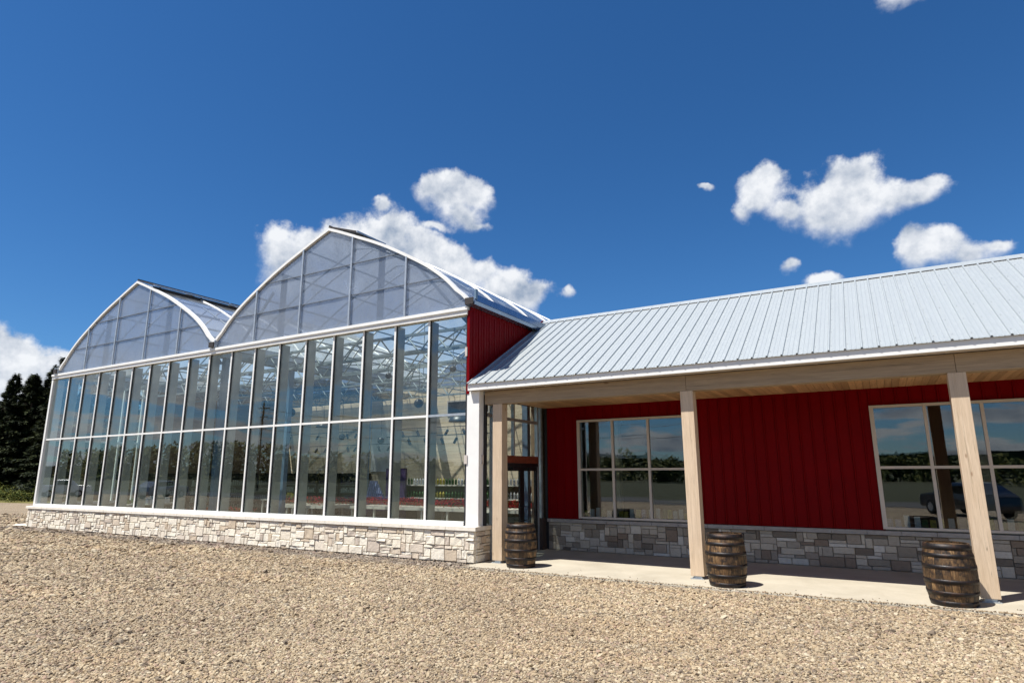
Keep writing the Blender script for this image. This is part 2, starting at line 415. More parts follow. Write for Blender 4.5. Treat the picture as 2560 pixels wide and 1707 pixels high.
def gravel_ground_mat():
    m, t = new_mat('gravel_bed')
    p = pos(t)
    vo = t.node('ShaderNodeTexVoronoi'); vo.inputs['Scale'].default_value = 26; t.put(vo.inputs['Vector'], p)
    s_ = t.node('ShaderNodeSeparateColor'); t.link(vo.outputs['Color'], s_.inputs[0])
    c = gravel_color(t, p, s_.outputs[0])
    c = t.mix(t.rng(vo.outputs['Distance'], 0.3, 0.75, 0, 0.55), c, (0.13, 0.10, 0.07))
    t.put(t.b.inputs['Base Color'], c); t.b.inputs['Roughness'].default_value = 0.95
    h = t.math('SUBTRACT', 1.0, vo.outputs['Distance'])
    t.put(t.b.inputs['Normal'], t.bump(h, 0.03))
    return m
M['gravelbed'] = gravel_ground_mat()
def pebble_mat():
    m, t = new_mat('gravel_pebble')
    info = t.node('ShaderNodeObjectInfo')
    c = gravel_color(t, pos(t), info.outputs['Random'])
    t.put(t.b.inputs['Base Color'], c); t.b.inputs['Roughness'].default_value = 0.85
    return m
M['pebble'] = pebble_mat()
def grass_mat(name, c1, c2, sc_=0.6):
    m, t = new_mat(name)
    p = pos(t)
    n = t.noise(p, sc_, 8, 0.7)
    t.put(t.b.inputs['Base Color'], t.mix(t.rng(n, 0.35, 0.65), c1, c2)); t.b.inputs['Roughness'].default_value = 0.95
    t.put(t.b.inputs['Normal'], t.bump(t.noise(p, 9, 5, 0.7), 0.08))
    return m
M['grass'] = grass_mat('field_grass', (0.022, 0.030, 0.008), (0.045, 0.047, 0.015))
M['grassedge'] = grass_mat('dry_grass', (0.10, 0.10, 0.02), (0.20, 0.17, 0.04), 2.0)
M['asphalt'] = simple('asphalt', (0.055, 0.055, 0.057), 0.9, var=0.2, nscale=5)
M['hill'] = grass_mat('wooded_hill', (0.012, 0.022, 0.012), (0.035, 0.048, 0.02), 0.05)
def leaf_mat(name, c1, c2, c3):
    m, t = new_mat(name)
    g = t.node('ShaderNodeNewGeometry')
    c = t.ramp(g.outputs['Random Per Island'], [(0.0, c1), (0.55, c2), (1.0, c3)])
    t.put(t.b.inputs['Base Color'], c); t.b.inputs['Roughness'].default_value = 0.7
    t.b.inputs['Specular IOR Level'].default_value = 0.2
    return m
M['needle'] = leaf_mat('spruce_needles', (0.006, 0.011, 0.005), (0.013, 0.022, 0.008), (0.055, 0.068, 0.020))
M['bushleaf'] = leaf_mat('bush_leaf', (0.03, 0.05, 0.008), (0.08, 0.10, 0.015), (0.18, 0.17, 0.03))
M['plantleaf'] = leaf_mat('pot_plant_leaf', (0.02, 0.05, 0.01), (0.05, 0.11, 0.02), (0.10, 0.18, 0.04))
M['petal'] = leaf_mat('red_petals', (0.30, 0.008, 0.012), (0.50, 0.02, 0.025), (0.10, 0.02, 0.01))
M['bark'] = simple('bark', (0.06, 0.045, 0.035), 0.9, bump=0.01, bscale=20, var=0.3)
M['polewood'] = simple('pole_wood', (0.16, 0.10, 0.065), 0.8, var=0.2)

# ------------------------------------------------------------------ mesh builder
class MB:
    def __init__(s): s.v = []; s.f = []
    def box(s, x0, y0, z0, x1, y1, z1):
        n = len(s.v)
        s.v += [(x0,y0,z0),(x1,y0,z0),(x1,y1,z0),(x0,y1,z0),(x0,y0,z1),(x1,y0,z1),(x1,y1,z1),(x0,y1,z1)]
        s.f += [(n,n+3,n+2,n+1),(n+4,n+5,n+6,n+7),(n,n+1,n+5,n+4),(n+1,n+2,n+6,n+5),(n+2,n+3,n+7,n+6),(n+3,n,n+4,n+7)]
        return s
    def bar(s, a, b, wx, wy=None, up=(0,0,1)):
        """square bar between two points"""
        a = Vector(a); b = Vector(b); wy = wy or wx
        d_ = (b-a).normalized(); u = Vector(up)
        if abs(d_.dot(u)) > 0.98: u = Vector((0,1,0))
        r = d_.cross(u).normalized(); u = r.cross(d_)
        n = len(s.v)
        for p in (a, b):
            for sx, sy in ((-1,-1),(1,-1),(1,1),(-1,1)):
                s.v.append(tuple(p + r*sx*wx/2 + u*sy*wy/2))
        s.f += [(n,n+3,n+2,n+1),(n+4,n+5,n+6,n+7),(n,n+1,n+5,n+4),(n+1,n+2,n+6,n+5),(n+2,n+3,n+7,n+6),(n+3,n,n+4,n+7)]
        return s
    def tube(s, pts, rad, seg=8, caps=True):
        pts = [Vector(p) for p in pts]; n0 = len(s.v); rads = rad if isinstance(rad, (list, tuple)) else [rad]*len(pts)
        for i, p in enumerate(pts):
            d_ = (pts[min(i+1, len(pts)-1)] - pts[max(i-1, 0)]).normalized()
            u = Vector((0,0,1)) if abs(d_.z) < 0.95 else Vector((0,1,0))
            r = d_.cross(u).normalized(); u = r.cross(d_)
            for k in range(seg):
                a = 2*math.pi*k/seg
                s.v.append(tuple(p + (r*math.cos(a)+u*math.sin(a))*rads[i]))
        for i in range(len(pts)-1):
            for k in range(seg):
                a = n0+i*seg+k; b = n0+i*seg+(k+1) % seg
                s.f.append((a, b, b+seg, a+seg))
        if caps:
            s.f.append(tuple(n0+k for k in reversed(range(seg))))
            s.f.append(tuple(n0+(len(pts)-1)*seg+k for k in range(seg)))
        return s
    def lathe(s, prof, cx=0, cy_=0, seg=24, z0=0):
        n0 = len(s.v)
        for r, z in prof:
            for k in range(seg):
                a = 2*math.pi*k/seg
                s.v.append((cx+r*math.cos(a), cy_+r*math.sin(a), z0+z))
        for i in range(len(prof)-1):
            for k in range(seg):
                a = n0+i*seg+k; b = n0+i*seg+(k+1) % seg
                s.f.append((a, b, b+seg, a+seg))
        s.f.append(tuple(n0+k for k in reversed(range(seg))))
        s.f.append(tuple(n0+(len(prof)-1)*seg+k for k in range(seg)))
        return s
    def prism(s, poly, axis, a0, a1):
        """extrude a polygon given in the two other axes along axis"""
        n = len(s.v); k = len(poly)
        for a in (a0, a1):
            for p in poly:
                if axis == 0: s.v.append((a, p[0], p[1]))
                elif axis == 1: s.v.append((p[0], a, p[1]))
                else: s.v.append((p[0], p[1], a))
        s.f.append(tuple(n+i for i in range(k))[::-1]); s.f.append(tuple(n+k+i for i in range(k)))
        for i in range(k):
            j = (i+1) % k
            s.f.append((n+i, n+j, n+k+j, n+k+i))
        return s
    def mesh(s, name, off=(0,0,0), smooth=False):
        me = bpy.data.meshes.new(name)
        ox, oy, oz = off
        me.from_pydata([(x-ox, y-oy, z-oz) for x, y, z in s.v], [], s.f)
        me.update()
        if smooth:
            me.polygons.foreach_set('use_smooth', [True]*len(me.polygons))
        return me
    def build(s, name, mat, parent=None, smooth=False, bevel=0.0, fix=False):
        off = root_loc(parent)
        me = s.mesh(name, off, smooth)
        if fix or True:
            import bmesh
            bm = bmesh.new(); bm.from_mesh(me)
            bmesh.ops.recalc_face_normals(bm, faces=bm.faces)
            if bevel:
                bmesh.ops.bevel(bm, geom=list(bm.edges), offset=bevel, segments=2, affect='EDGES', profile=0.6)
            bm.to_mesh(me); bm.free()
        me.materials.append(mat)
        o = bpy.data.objects.new(name, me); COL.objects.link(o)
        if parent: o.parent = parent
        return o
def root_loc(p):
    v = Vector((0,0,0))
    while p is not None:
        v = v + p.location; p = p.parent
    return tuple(v)
def tag(o, label=None, cat=None, group=None, kind=None):
    if label: o['label'] = label
    if cat: o['category'] = cat
    if group: o['group'] = group
    if kind: o['kind'] = kind
    return o
def empty(name, loc, label, cat, group=None, rz=0):
    o = bpy.data.objects.new(name, None); o.location = loc; o.rotation_euler.z = rz
    COL.objects.link(o); o.empty_display_size = 0.2
    return tag(o, label, cat, group)
def piece(name, mesh, parent, loc, scale=(1,1,1), rot=(0,0,0)):
    """one more object on shared mesh data; loc in world space"""
    o = bpy.data.objects.new(name, mesh); COL.objects.link(o)
    rl = root_loc(parent)
    o.location = (loc[0]-rl[0], loc[1]-rl[1], loc[2]-rl[2]); o.scale = scale; o.rotation_euler = rot
    o.parent = parent
    return o
def copy_tree(src, loc, label=None, group=None, rz=None, scale=None):
    c = src.copy(); COL.objects.link(c); c.location = loc
    if rz is not None: c.rotation_euler.z = rz
    if scale: c.scale = scale
    if label: c['label'] = label
    if group: c['group'] = group
    for ch in list(src.children):
        k = ch.copy(); COL.objects.link(k); k.parent = c
        for g in list(ch.children):
            q = g.copy(); COL.objects.link(q); q.parent = k
    return c

B = 1.2192          # curtain wall bay

# ------------------------------------------------------------------ ground
g = MB()
g.v = [(-2500,-2500,-0.07),(2500,-2500,-0.07),(2500,2500,-0.07),(-2500,2500,-0.07)]; g.f = [(0,1,2,3)]
tag(g.build('ground', M['grass']), kind='structure')
g = MB(); pts = [(-31.5,10.6),(-28,11.2),(-10,13.5),(0,20),(24,30),(75,30),(75,-26),(-90,-26),(-90,6)]
g.v = [(x,y,-0.034) for x,y in pts]; g.f = [tuple(range(len(pts)))[::-1]]
tag(g.build('gravel_yard', M['gravelbed']), kind='structure')
g = MB().box(-400,-34.5,-0.2, 400,-26.5,-0.03)
tag(g.build('road', M['asphalt']), kind='structure')
g = MB()
for x in range(-200, 200, 9): g.box(x,-30.57,-0.03, x+3,-30.43,-0.024)
tag(g.build('road_marking', M['yellowitem']), kind='structure')
# far wooded hills behind the viewer and around
def ridge(name, pts, base, mat):
    mb = MB(); n = len(pts)
    for x, y, h in pts: mb.v.append((x, y, base)); mb.v.append((x, y, h))
    cx_ = sum(p[0] for p in pts)/n; cy2 = sum(p[1] for p in pts)/n
    for x, y, h in pts:
        dx, dy = x-30, y+13; L = math.hypot(dx, dy)
        mb.v.append((x+dx/L*200, y+dy/L*200, base))
    for i in range(n-1):
        mb.f.append((2*i, 2*i+2, 2*i+3, 2*i+1))
        mb.f.append((2*i+1, 2*i+3, 2*n+i+1, 2*n+i))
    return tag(mb.build(name, mat), kind='structure')
pts = []
for i in range(181):
    a = R(95 + i*2.2 - 40)
    r_ = 900
    h = 17 + 9*math.sin(i*0.13) + 6*math.sin(i*0.37+1) + random.uniform(-1.2, 1.2)
    pts.append((30+r_*math.sin(a), -13+r_*math.cos(a), h))
ridge('hills', pts, -5, M['hill'])

# gravel stones: real pebbles scattered where the yard is close
def pebble_mesh(i):
    import bmesh
    bm = bmesh.new(); bmesh.ops.create_icosphere(bm, subdivisions=1, radius=1.0)
    rr = random.Random(i)
    for v in bm.verts:
        v.co = v.co * rr.uniform(0.65, 1.25)
        v.co.z *= 0.72; v.co.x *= 1.15
    me = bpy.data.meshes.new('pebble'); bm.to_mesh(me); bm.free(); me.materials.append(M['pebble'])
    return me
pcol = bpy.data.collections.new('pebble_kinds')
for i in range(6):
    po = bpy.data.objects.new('pebble', pebble_mesh(i)); pcol.objects.link(po)
import numpy as np
rng = np.random.default_rng(5)
def scatter():
    cx, cyy = 31.1, -13.249
    out = []
    # (rmin, rmax, density per m2, mean radius)
    for r0, r1, den, rad in ((4.6, 6.4, 1100, 0.0150), (6.4, 10, 2100, 0.0130), (10, 14, 1400, 0.0158), (14, 20, 700, 0.021), (20, 30, 230, 0.031), (30, 46, 70, 0.045)):
        a0, a1 = -76, 34
        area = math.pi*(r1*r1-r0*r0)*(a1-a0)/360
        n = int(area*den)
        r = np.sqrt(rng.uniform(r0*r0, r1*r1, n)); a = np.radians(rng.uniform(a0, a1, n))
        x = cx+r*np.sin(a); y = cyy+r*np.cos(a)
        keep = np.where(x < 22.42, (y < -0.19) | (x < -0.35), y < -0.80)
        keep &= (y < 10.5) & (x > -32)
        # thin wandering spill of stones over the slab edge
        x, y = x[keep], y[keep]
        s = rad*np.exp(rng.normal(0, 0.33, len(x)))
        out.append(np.stack([x, y, np.full(len(x), -0.034)+s*rng.uniform(-0.1, 0.55, len(x)), s], 1))
    n = 2600
    x = rng.uniform(22.4, 44, n); y = -0.78 + np.abs(rng.normal(0, 0.045, n)) * np.where(rng.random(n) < 0.06, 6, 1); s = rng.uniform(0.008, 0.018, n)
    out.append(np.stack([x, y, np.full(n, 0.003)+s*0.3, s], 1))
    return np.concatenate(out)
P = scatter()
me = bpy.data.meshes.new('gravel'); me.vertices.add(len(P))
me.vertices.foreach_set('co', P[:, :3].astype(np.float32).ravel())
at = me.attributes.new('size', 'FLOAT', 'POINT'); at.data.foreach_set('value', P[:, 3].astype(np.float32))
gravel = bpy.data.objects.new('gravel', me); COL.objects.link(gravel); tag(gravel, 'tan and cream crushed gravel covering the yard', 'gravel', kind='stuff')
ng = bpy.data.node_groups.new('scatter_gravel', 'GeometryNodeTree')
ng.interface.new_socket('Geometry', in_out='INPUT', socket_type='NodeSocketGeometry')
ng.interface.new_socket('Geometry', in_out='OUTPUT', socket_type='NodeSocketGeometry')
gi = ng.nodes.new('NodeGroupInput'); go = ng.nodes.new('NodeGroupOutput')
iop = ng.nodes.new('GeometryNodeInstanceOnPoints'); ci = ng.nodes.new('GeometryNodeCollectionInfo')
ci.inputs[0].default_value = pcol; ci.inputs[1].default_value = True; ci.inputs[2].default_value = True
iop.inputs['Pick Instance'].default_value = True
rv = ng.nodes.new('FunctionNodeRandomValue'); rv.data_type = 'FLOAT_VECTOR'
rv.inputs[0].default_value = (-0.5, -0.5, 0); rv.inputs[1].default_value = (0.5, 0.5, 6.28)
na = ng.nodes.new('GeometryNodeInputNamedAttribute'); na.data_type = 'FLOAT'; na.inputs[0].default_value = 'size'
L = ng.links.new
L(gi.outputs[0], iop.inputs['Points']); L(ci.outputs[0], iop.inputs['Instance'])
L(rv.outputs[0], iop.inputs['Rotation']); L(na.outputs[0], iop.inputs['Scale']); L(iop.outputs[0], go.inputs[0])
md = gravel.modifiers.new('scatter', 'NODES'); md.node_group = ng

# concrete slab of the porch
mb = MB().box(22.42,-0.78,-0.16, 60,3.28,0.0)
tag(mb.build('porch_slab', M['concrete'], bevel=0.008), kind='structure')

# ================================================================== STONE LAYOUT
def stone_unit(i):
    """irregular split-faced block, unit size, front at -y"""
    rr = random.Random(100+i)
    mb = MB(); n = 4
    # front face grid 4x3 with relief, pushed in at the edges
    nx, nz = 5, 4
    idx = {}
    for a in range(nx):
        for c in range(nz):
            x = (-0.5,-0.46,rr.uniform(-.1,.1),0.46,0.5)[a]; z = (-0.5,-0.43,0.43,0.5)[c]
            edge = a in (0, nx-1) or c in (0, nz-1)
            y = -0.5 + (0.22 if edge else rr.uniform(-0.09, 0.09))
            jx = 0 if a in (0, nx-1) else rr.uniform(-0.015, 0.015)
            jz = 0 if c in (0, nz-1) else rr.uniform(-0.02, 0.02)
            sx = rr.uniform(0.95, 1.0) if edge else 1
            idx[a, c] = len(mb.v); mb.v.append(((x+jx)*sx, y, (z+jz)*(sx if edge else 1)))
    for a in range(nx-1):
        for c in range(nz-1):
            mb.f.append((idx[a,c], idx[a+1,c], idx[a+1,c+1], idx[a,c+1]))
    back = {}
    for a in (0, nx-1):
        for c in (0, nz-1):
            back[a, c] = len(mb.v); mb.v.append((a/(nx-1)-0.5, 0.5, c/(nz-1)-0.5))
    A, C = nx-1, nz-1
    mb.f.append(tuple([idx[a,0] for a in range(nx)][::-1] + [back[0,0], back[A,0]]))
    mb.f.append(tuple([idx[a,C] for a in range(nx)] + [back[A,C], back[0,C]]))
    mb.f.append(tuple([idx[0,c] for c in range(nz)] + [back[0,C], back[0,0]]))
    mb.f.append(tuple([idx[A,c] for c in range(nz)][::-1] + [back[A,0], back[A,C]]))
    return mb.mesh('stone')
SU = [stone_unit(i) for i in range(8)]
def set_mats(mat):
    r = []
    for me in SU:
        m2 = me.copy(); m2.materials.clear(); m2.materials.append(mat); r.append(m2)
    return r
def ashlar(width, height, cell, rr):
    nx = int(round(width/cell)); nz = int(round(height/cell))
    cw, ch = width/nx, height/nz
    occ = [[False]*nz for _ in range(nx)]
    out = []
    kinds = [((4,8),1,1.5),((3,4),2,2.2),((5,7),2,2.4),((3,4),3,3.0),((5,7),3,2.4),((2,2),3,0.8),((4,6),4,1.6)]
    order = [(i, k) for k in range(nz) for i in range(nx)]
    # large stones first at random spots, the rest packed round them
    def free(i, k, w_, h):
        return i+w_ <= nx and k+h <= nz and all(not occ[i+a][k+q] for a in range(w_) for q in range(h))
    def put(i, k, w_, h):
        for a in range(w_):
            for q in range(h): occ[i+a][k+q] = True
        out.append((i*cw, k*ch, w_*cw, h*ch))
    for _ in range(int(nx*nz*0.9)):
        (w0, w1), h, wt = rr.choices(kinds[1:], [q[2] for q in kinds[1:]])[0]
        w_ = rr.randint(w0, w1); i = rr.randrange(0, max(1, nx-w_+1)); k = rr.randrange(0, nz-h+1)
        if free(i, k, w_, h):
            # avoid slivers one cell wide beside a neighbour
            if i == 1 or (i >= 2 and not occ[i-1][k] and occ[i-2][k]): continue
            if i+w_ < nx-1 and not occ[i+w_][k] and occ[i+w_+1][k]: continue
            put(i, k, w_, h)
    for k in range(nz):
        i = 0
        while i < nx:
            if occ[i][k]: i += 1; continue
            m = 0
            while i+m < nx and not occ[i+m][k]: m += 1
            w_ = m if m <= 6 else rr.randint(3, 5)
            h = 1
            if w_ <= 4 and free(i, k, w_, 2) and rr.random() < 0.85: h = 2
            if w_ <= 2 and free(i, k, w_, 3): h = 3
            put(i, k, w_, h); i += w_
    return out
def lay_stones(parent, rects, place, mats, depth, limit, far_key, joint=0.008):
    rects = sorted(rects, key=far_key)
    rest = []
    for n, (u, v, ww, hh) in enumerate(rects):
        me = random.choice(mats)
        dd = depth*random.uniform(0.75, 1.25)
        if n < limit:
            (x, y, z), rz = place(u+ww/2, v+hh/2)
            o = piece('stone', me, parent, (x, y, z), (ww-joint, dd, hh-joint), (0, 0, rz))
        else: rest.append((u, v, ww, hh, dd))
    return rest

# ================================================================== GREENHOUSE
GH = empty('greenhouse', (11, 0, 0), 'twin arched glass greenhouse shop with cream stone base and white frame', 'greenhouse')
# stone base
core = MB().box(-0.30,-0.11,-0.2, 22.34,0.30,0.74).box(22.02,0.30,-0.2, 22.34,0.49,0.74)
core = core.build('stone_base', M['mortar'], GH)
rr = random.Random(3)
mats = set_mats(M['stone'])
rects = ashlar(22.70, 0.735, 0.0735, rr)
rest = lay_stones(core, rects, lambda u, v: ((-0.31+u, -0.145, v), 0), mats, 0.11, 270, lambda r_: -r_[0])
# the far small stones in one piece
mb = MB()
for u, v, ww, hh, dd in rest:
    x0, x1, z0, z1 = -0.31+u+0.006, -0.31+u+ww-0.006, v+0.006, v+hh-0.006
    n = len(mb.v); y = -0.145-dd*0.5; b_ = 0.02
    mb.v += [(x0,y+0.035,z0),(x1,y+0.035,z0),(x1,y+0.035,z1),(x0,y+0.035,z1),(x0+b_,y+random.uniform(-.01,.01),z0+b_*0.6),(x1-b_,y+random.uniform(-.01,.01),z0+b_*0.6),(x1-b_,y,z1-b_*0.6),(x0+b_,y,z1-b_*0.6),
             (x0,-0.10,z0),(x1,-0.10,z0),(x1,-0.10,z1),(x0,-0.10,z1)]
    mb.f += [(n+4,n+5,n+6,n+7),(n,n+1,n+5,n+4),(n+1,n+2,n+6,n+5),(n+2,n+3,n+7,n+6),(n+3,n,n+4,n+7),(n+8,n+9,n+1,n),(n+9,n+10,n+2,n+1),(n+10,n+11,n+3,n+2),(n+11,n+8,n,n+3)]
# colour the joined stones by island instead of object
def stone_far_mat(pal=CREAM):
    m, t = new_mat('ledgestone_far')
    gg = t.node('ShaderNodeNewGeometry'); n = len(pal)
    c = t.ramp(gg.outputs['Random Per Island'], [(i/n, col) for i, col in enumerate(pal)], const=True)
    t.put(t.b.inputs['Base Color'], c); t.b.inputs['Roughness'].default_value = 0.9
    t.put(t.b.inputs['Normal'], t.bump(t.noise(pos(t), 25, 5, 0.65), 0.010))
    return m
tag(mb.build('far_stones', stone_far_mat(), core), kind='stuff')
# side return of the base
for (u, v, ww, hh) in ashlar(0.60, 0.735, 0.0612, random.Random(8)):
    piece('stone', random.choice(mats), core, (22.365, -0.11+u+ww/2, v+hh/2), (ww-0.012, 0.10, hh-0.012), (0, 0, R(90)))
# cap stones
capm = MB().box(-0.5,-0.5,-0.5, 0.5,0.5,0.5)
cx0 = -0.42; xs = [cx0]
while xs[-1] < 22.45-0.9: xs.append(xs[-1]+random.uniform(0.62, 0.78))
xs.append(22.45)
for a, b_ in zip(xs[:-1], xs[1:]):
    MB().box(a+0.003,-0.235+random.uniform(-.003,.003),0.742, b_-0.003,0.02,0.842).build('cap_stone', M['cap'], core, bevel=0.006)
MB().box(22.1,0.022,0.742, 22.45,0.52,0.842).build('cap_stone', M['cap'], core, bevel=0.006)

# curtain wall
CW = MB().box(-0.16,-0.10,6.24, 22.03,0.14,6.46).box(-0.16,-0.135,6.36, 22.06,-0.102,6.45).build('top_beam', M['white'], GH, bevel=0.006)
MB().box(-0.04,-0.06,0.845, 21.96,0.10,0.940).build('bottom_rail', M['white'], GH, bevel=0.006)
MB().box(-0.18,-0.08,0.845, -0.045,0.30,6.235).build('corner_post', M['white'], GH, bevel=0.006)
MB().box(22.025,-0.045,0.845, 22.40,0.17,4.182).build('corner_post', M['white'], GH, bevel=0.006)
MB().box(21.962,-0.02,0.845, 22.022,0.12,6.23).build('gasket', M['gasket'], GH)
MB().box(22.01,-0.06,4.12, 22.09,-0.01,6.36).build('corner_trim', M['red'], GH, bevel=0.004)
mulm = None
for i in range(1, 18):
    x = i*B
    if mulm is None:
        m_ = MB().box(-0.031,-0.034,0.942, 0.031,-0.012,6.238); mulm = m_.mesh('mullion'); mulm.materials.append(M['white'])
        f_ = MB().box(-0.040,-0.010,0.942, 0.040,0.033,6.238); gm = f_.mesh('gasket'); gm.materials.append(M['gasket'])
        k_ = MB().box(-0.030,0.034,0.942, 0.030,0.36,6.238); km = k_.mesh('inner_fin'); km.materials.append(M['fin'])
    mu = piece('mullion', mulm, GH, (x,0,0))
    piece('gasket', gm, mu, (x,0,0)); piece('inner_fin', km, mu, (x,0,0))
# transom pieces and panes, one of each per bay
for i in range(18):
    x0 = i*B+0.041; x1 = (i+1)*B-0.041
    if i == 0: x0 = -0.043
    if i == 17: x1 = 21.960
    MB().box(x0-0.006,-0.030,3.585, x1+0.006,0.03,3.645).build('transom', M['white'] if i < 17 else M['galv'], GH)
    for z0, z1 in ((0.942, 3.583), (3.647, 6.238)):
        # each pane sits a hair out of true, as real glazing does
        t_ = random.uniform(-0.0035, 0.0035); t2 = random.uniform(-0.003, 0.003)
        mb = MB(); y0 = 0.013
        xa, xb = x0-0.0, x1
        mb.v = [(xa,y0-t_-t2,z0),(xb,y0+t_-t2,z0),(xb,y0+t_+t2,z1),(xa,y0-t_+t2,z1),(xa,y0-t_-t2+0.014,z0),(xb,y0+t_-t2+0.014,z0),(xb,y0+t_+t2+0.014,z1),(xa,y0-t_+t2+0.014,z1)]
        mb.f = [(0,1,2,3),(5,4,7,6),(1,5,6,2),(4,0,3,7),(3,2,6,7),(4,5,1,0)]
        mb.build('glass_pane', M['glass'], GH)
# left side: glass to y=3.9 then pine; the side wall on X=0
def yz_pane(x, y0, y1, z0, z1, parent, mat, name='glass_pane'):
    return MB().box(x-0.007, y0, z0, x+0.007, y1, z1).build(name, mat, parent)
for k, y in enumerate((0.30, 1.2, 2.1, 3.0, 3.9)):
    MB().box(-0.15, y, 0.845, -0.04, y+0.07, 6.24).build('side_mullion', M['white'], GH)
for y in (0.37, 1.27, 2.17, 3.07):
    for z0, z1 in ((0.95, 3.57), (3.65, 6.24)):
        yz_pane(-0.09, y+0.002, y+0.828, z0, z1, GH, M['glass'])
    MB().box(-0.14, y+0.001, 3.571, -0.05, y+0.829, 3.649).build('transom', M['white'], GH)
    MB().box(-0.14, y+0.001, 0.845, -0.05, y+0.829, 0.949).build('bottom_rail', M['white'], GH)
MB().box(-0.2, 0.31, -0.1, -0.02, 3.97, 0.84).build('side_plinth', M['mortar'], GH)
MB().box(-0.3, 3.975, -0.1, -0.16, 12.4, 6.4).build('outer_side_cladding', M['red'], GH)
# back and side pine walls, board by board
backw = MB().box(0.02,12.33,0, 22.3,12.45,6.55).build('back_wall', M['board'], GH)
for k in range(34):
    z0 = 0.02 + k*0.19
    if z0 > 6.4: break
    cuts = sorted([0.03] + [random.uniform(2, 20) for _ in range(3)] + [22.0])
    for a, b_ in zip(cuts[:-1], cuts[1:]):
        if b_-a < 0.5: continue
        MB().box(a+0.002,12.30+random.uniform(0,.006),z0, b_-0.002,12.329,z0+0.184).build('board', M['board'], backw)
sidew = MB().box(-0.155,3.98,0, -0.03,12.29,6.5).build('side_wall', M['board_y_shaded'], GH)
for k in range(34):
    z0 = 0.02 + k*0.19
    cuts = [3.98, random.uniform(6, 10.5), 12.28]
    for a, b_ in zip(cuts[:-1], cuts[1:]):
        MB().box(-0.029,a+0.002,z0, -0.005-random.uniform(0,.004),b_-0.002,z0+0.184).build('board', M['board_y_shaded'], sidew)
# window high in the pine wall and pale opening further left
MB().box(12.35,12.24,5.02, 14.9,12.295,5.75).build('window_frame', M['winframe'], backw)
MB().box(12.43,12.225,5.10, 14.82,12.238,5.67).build('window_pane', M['cardark'], backw)
MB().box(7.35,12.25,2.25, 9.0,12.295,4.95).build('white_panel', M['paperwhite'], backw)
# floor
MB().box(-0.01,0.31,-0.05, 22.3,12.32,0.0).build('shop_floor', M['floor'], GH)
# right side wall: red siding above the store roof, pine inside
sidered = MB().box(22.0,0.18,4.1, 22.06,12.4,6.468).build('side_wall', M['red'], GH)
y = 0.0
while y < 4.6:
    MB().prism([(22.062,y+0.004),(22.075,y+0.02),(22.075,y+0.22),(22.068,y+0.235),(22.068,y+0.262),(22.062,y+0.263)][::1], 2, 4.1, 6.466).build('siding_panel', M['red'], sidered)
    MB().box(22.076,y+0.118,4.1, 22.088,y+0.132,6.38).build('siding_rib', M['red'], sidered)
    y += 0.267
MB().box(22.02,3.4,0, 22.3,12.3,4.1).build('inner_wall', M['board_y_shaded'], GH)
# arched roofs
PROF = [(0,9.77),(0.55,9.56),(1.1,9.32),(1.7,9.07),(2.2,8.85),(2.75,8.57),(3.25,8.29),(3.85,7.95),(4.4,7.58),(4.95,7.10),(5.42,6.52)]
def arch_z(u):
    u = abs(u)
    for (a, za), (b_, zb) in zip(PROF[:-1], PROF[1:]):
        if u <= b_: return za+(zb-za)*(u-a)/(b_-a)
    return PROF[-1][1]
def smooth_prof(n=26):
    return [(5.42*i/n) for i in range(n+1)]
CENT = (5.78, 16.64)
BACK = 12.4
def cr(u):
    """smooth arch height"""
    u = min(abs(u), 5.42)
    xs_ = [p[0] for p in PROF]
    # smoothed by averaging
    s_ = 0; n = 0
    for d_ in (-0.3,-0.15,0,0.15,0.3):
        q = u+d_
        if q < 0 or q > 5.42: q = u
        s_ += arch_z(q); n += 1
    return s_/n if u > 0.3 else arch_z(u)
US = [-5.42+10.84*i/56 for i in range(57)]
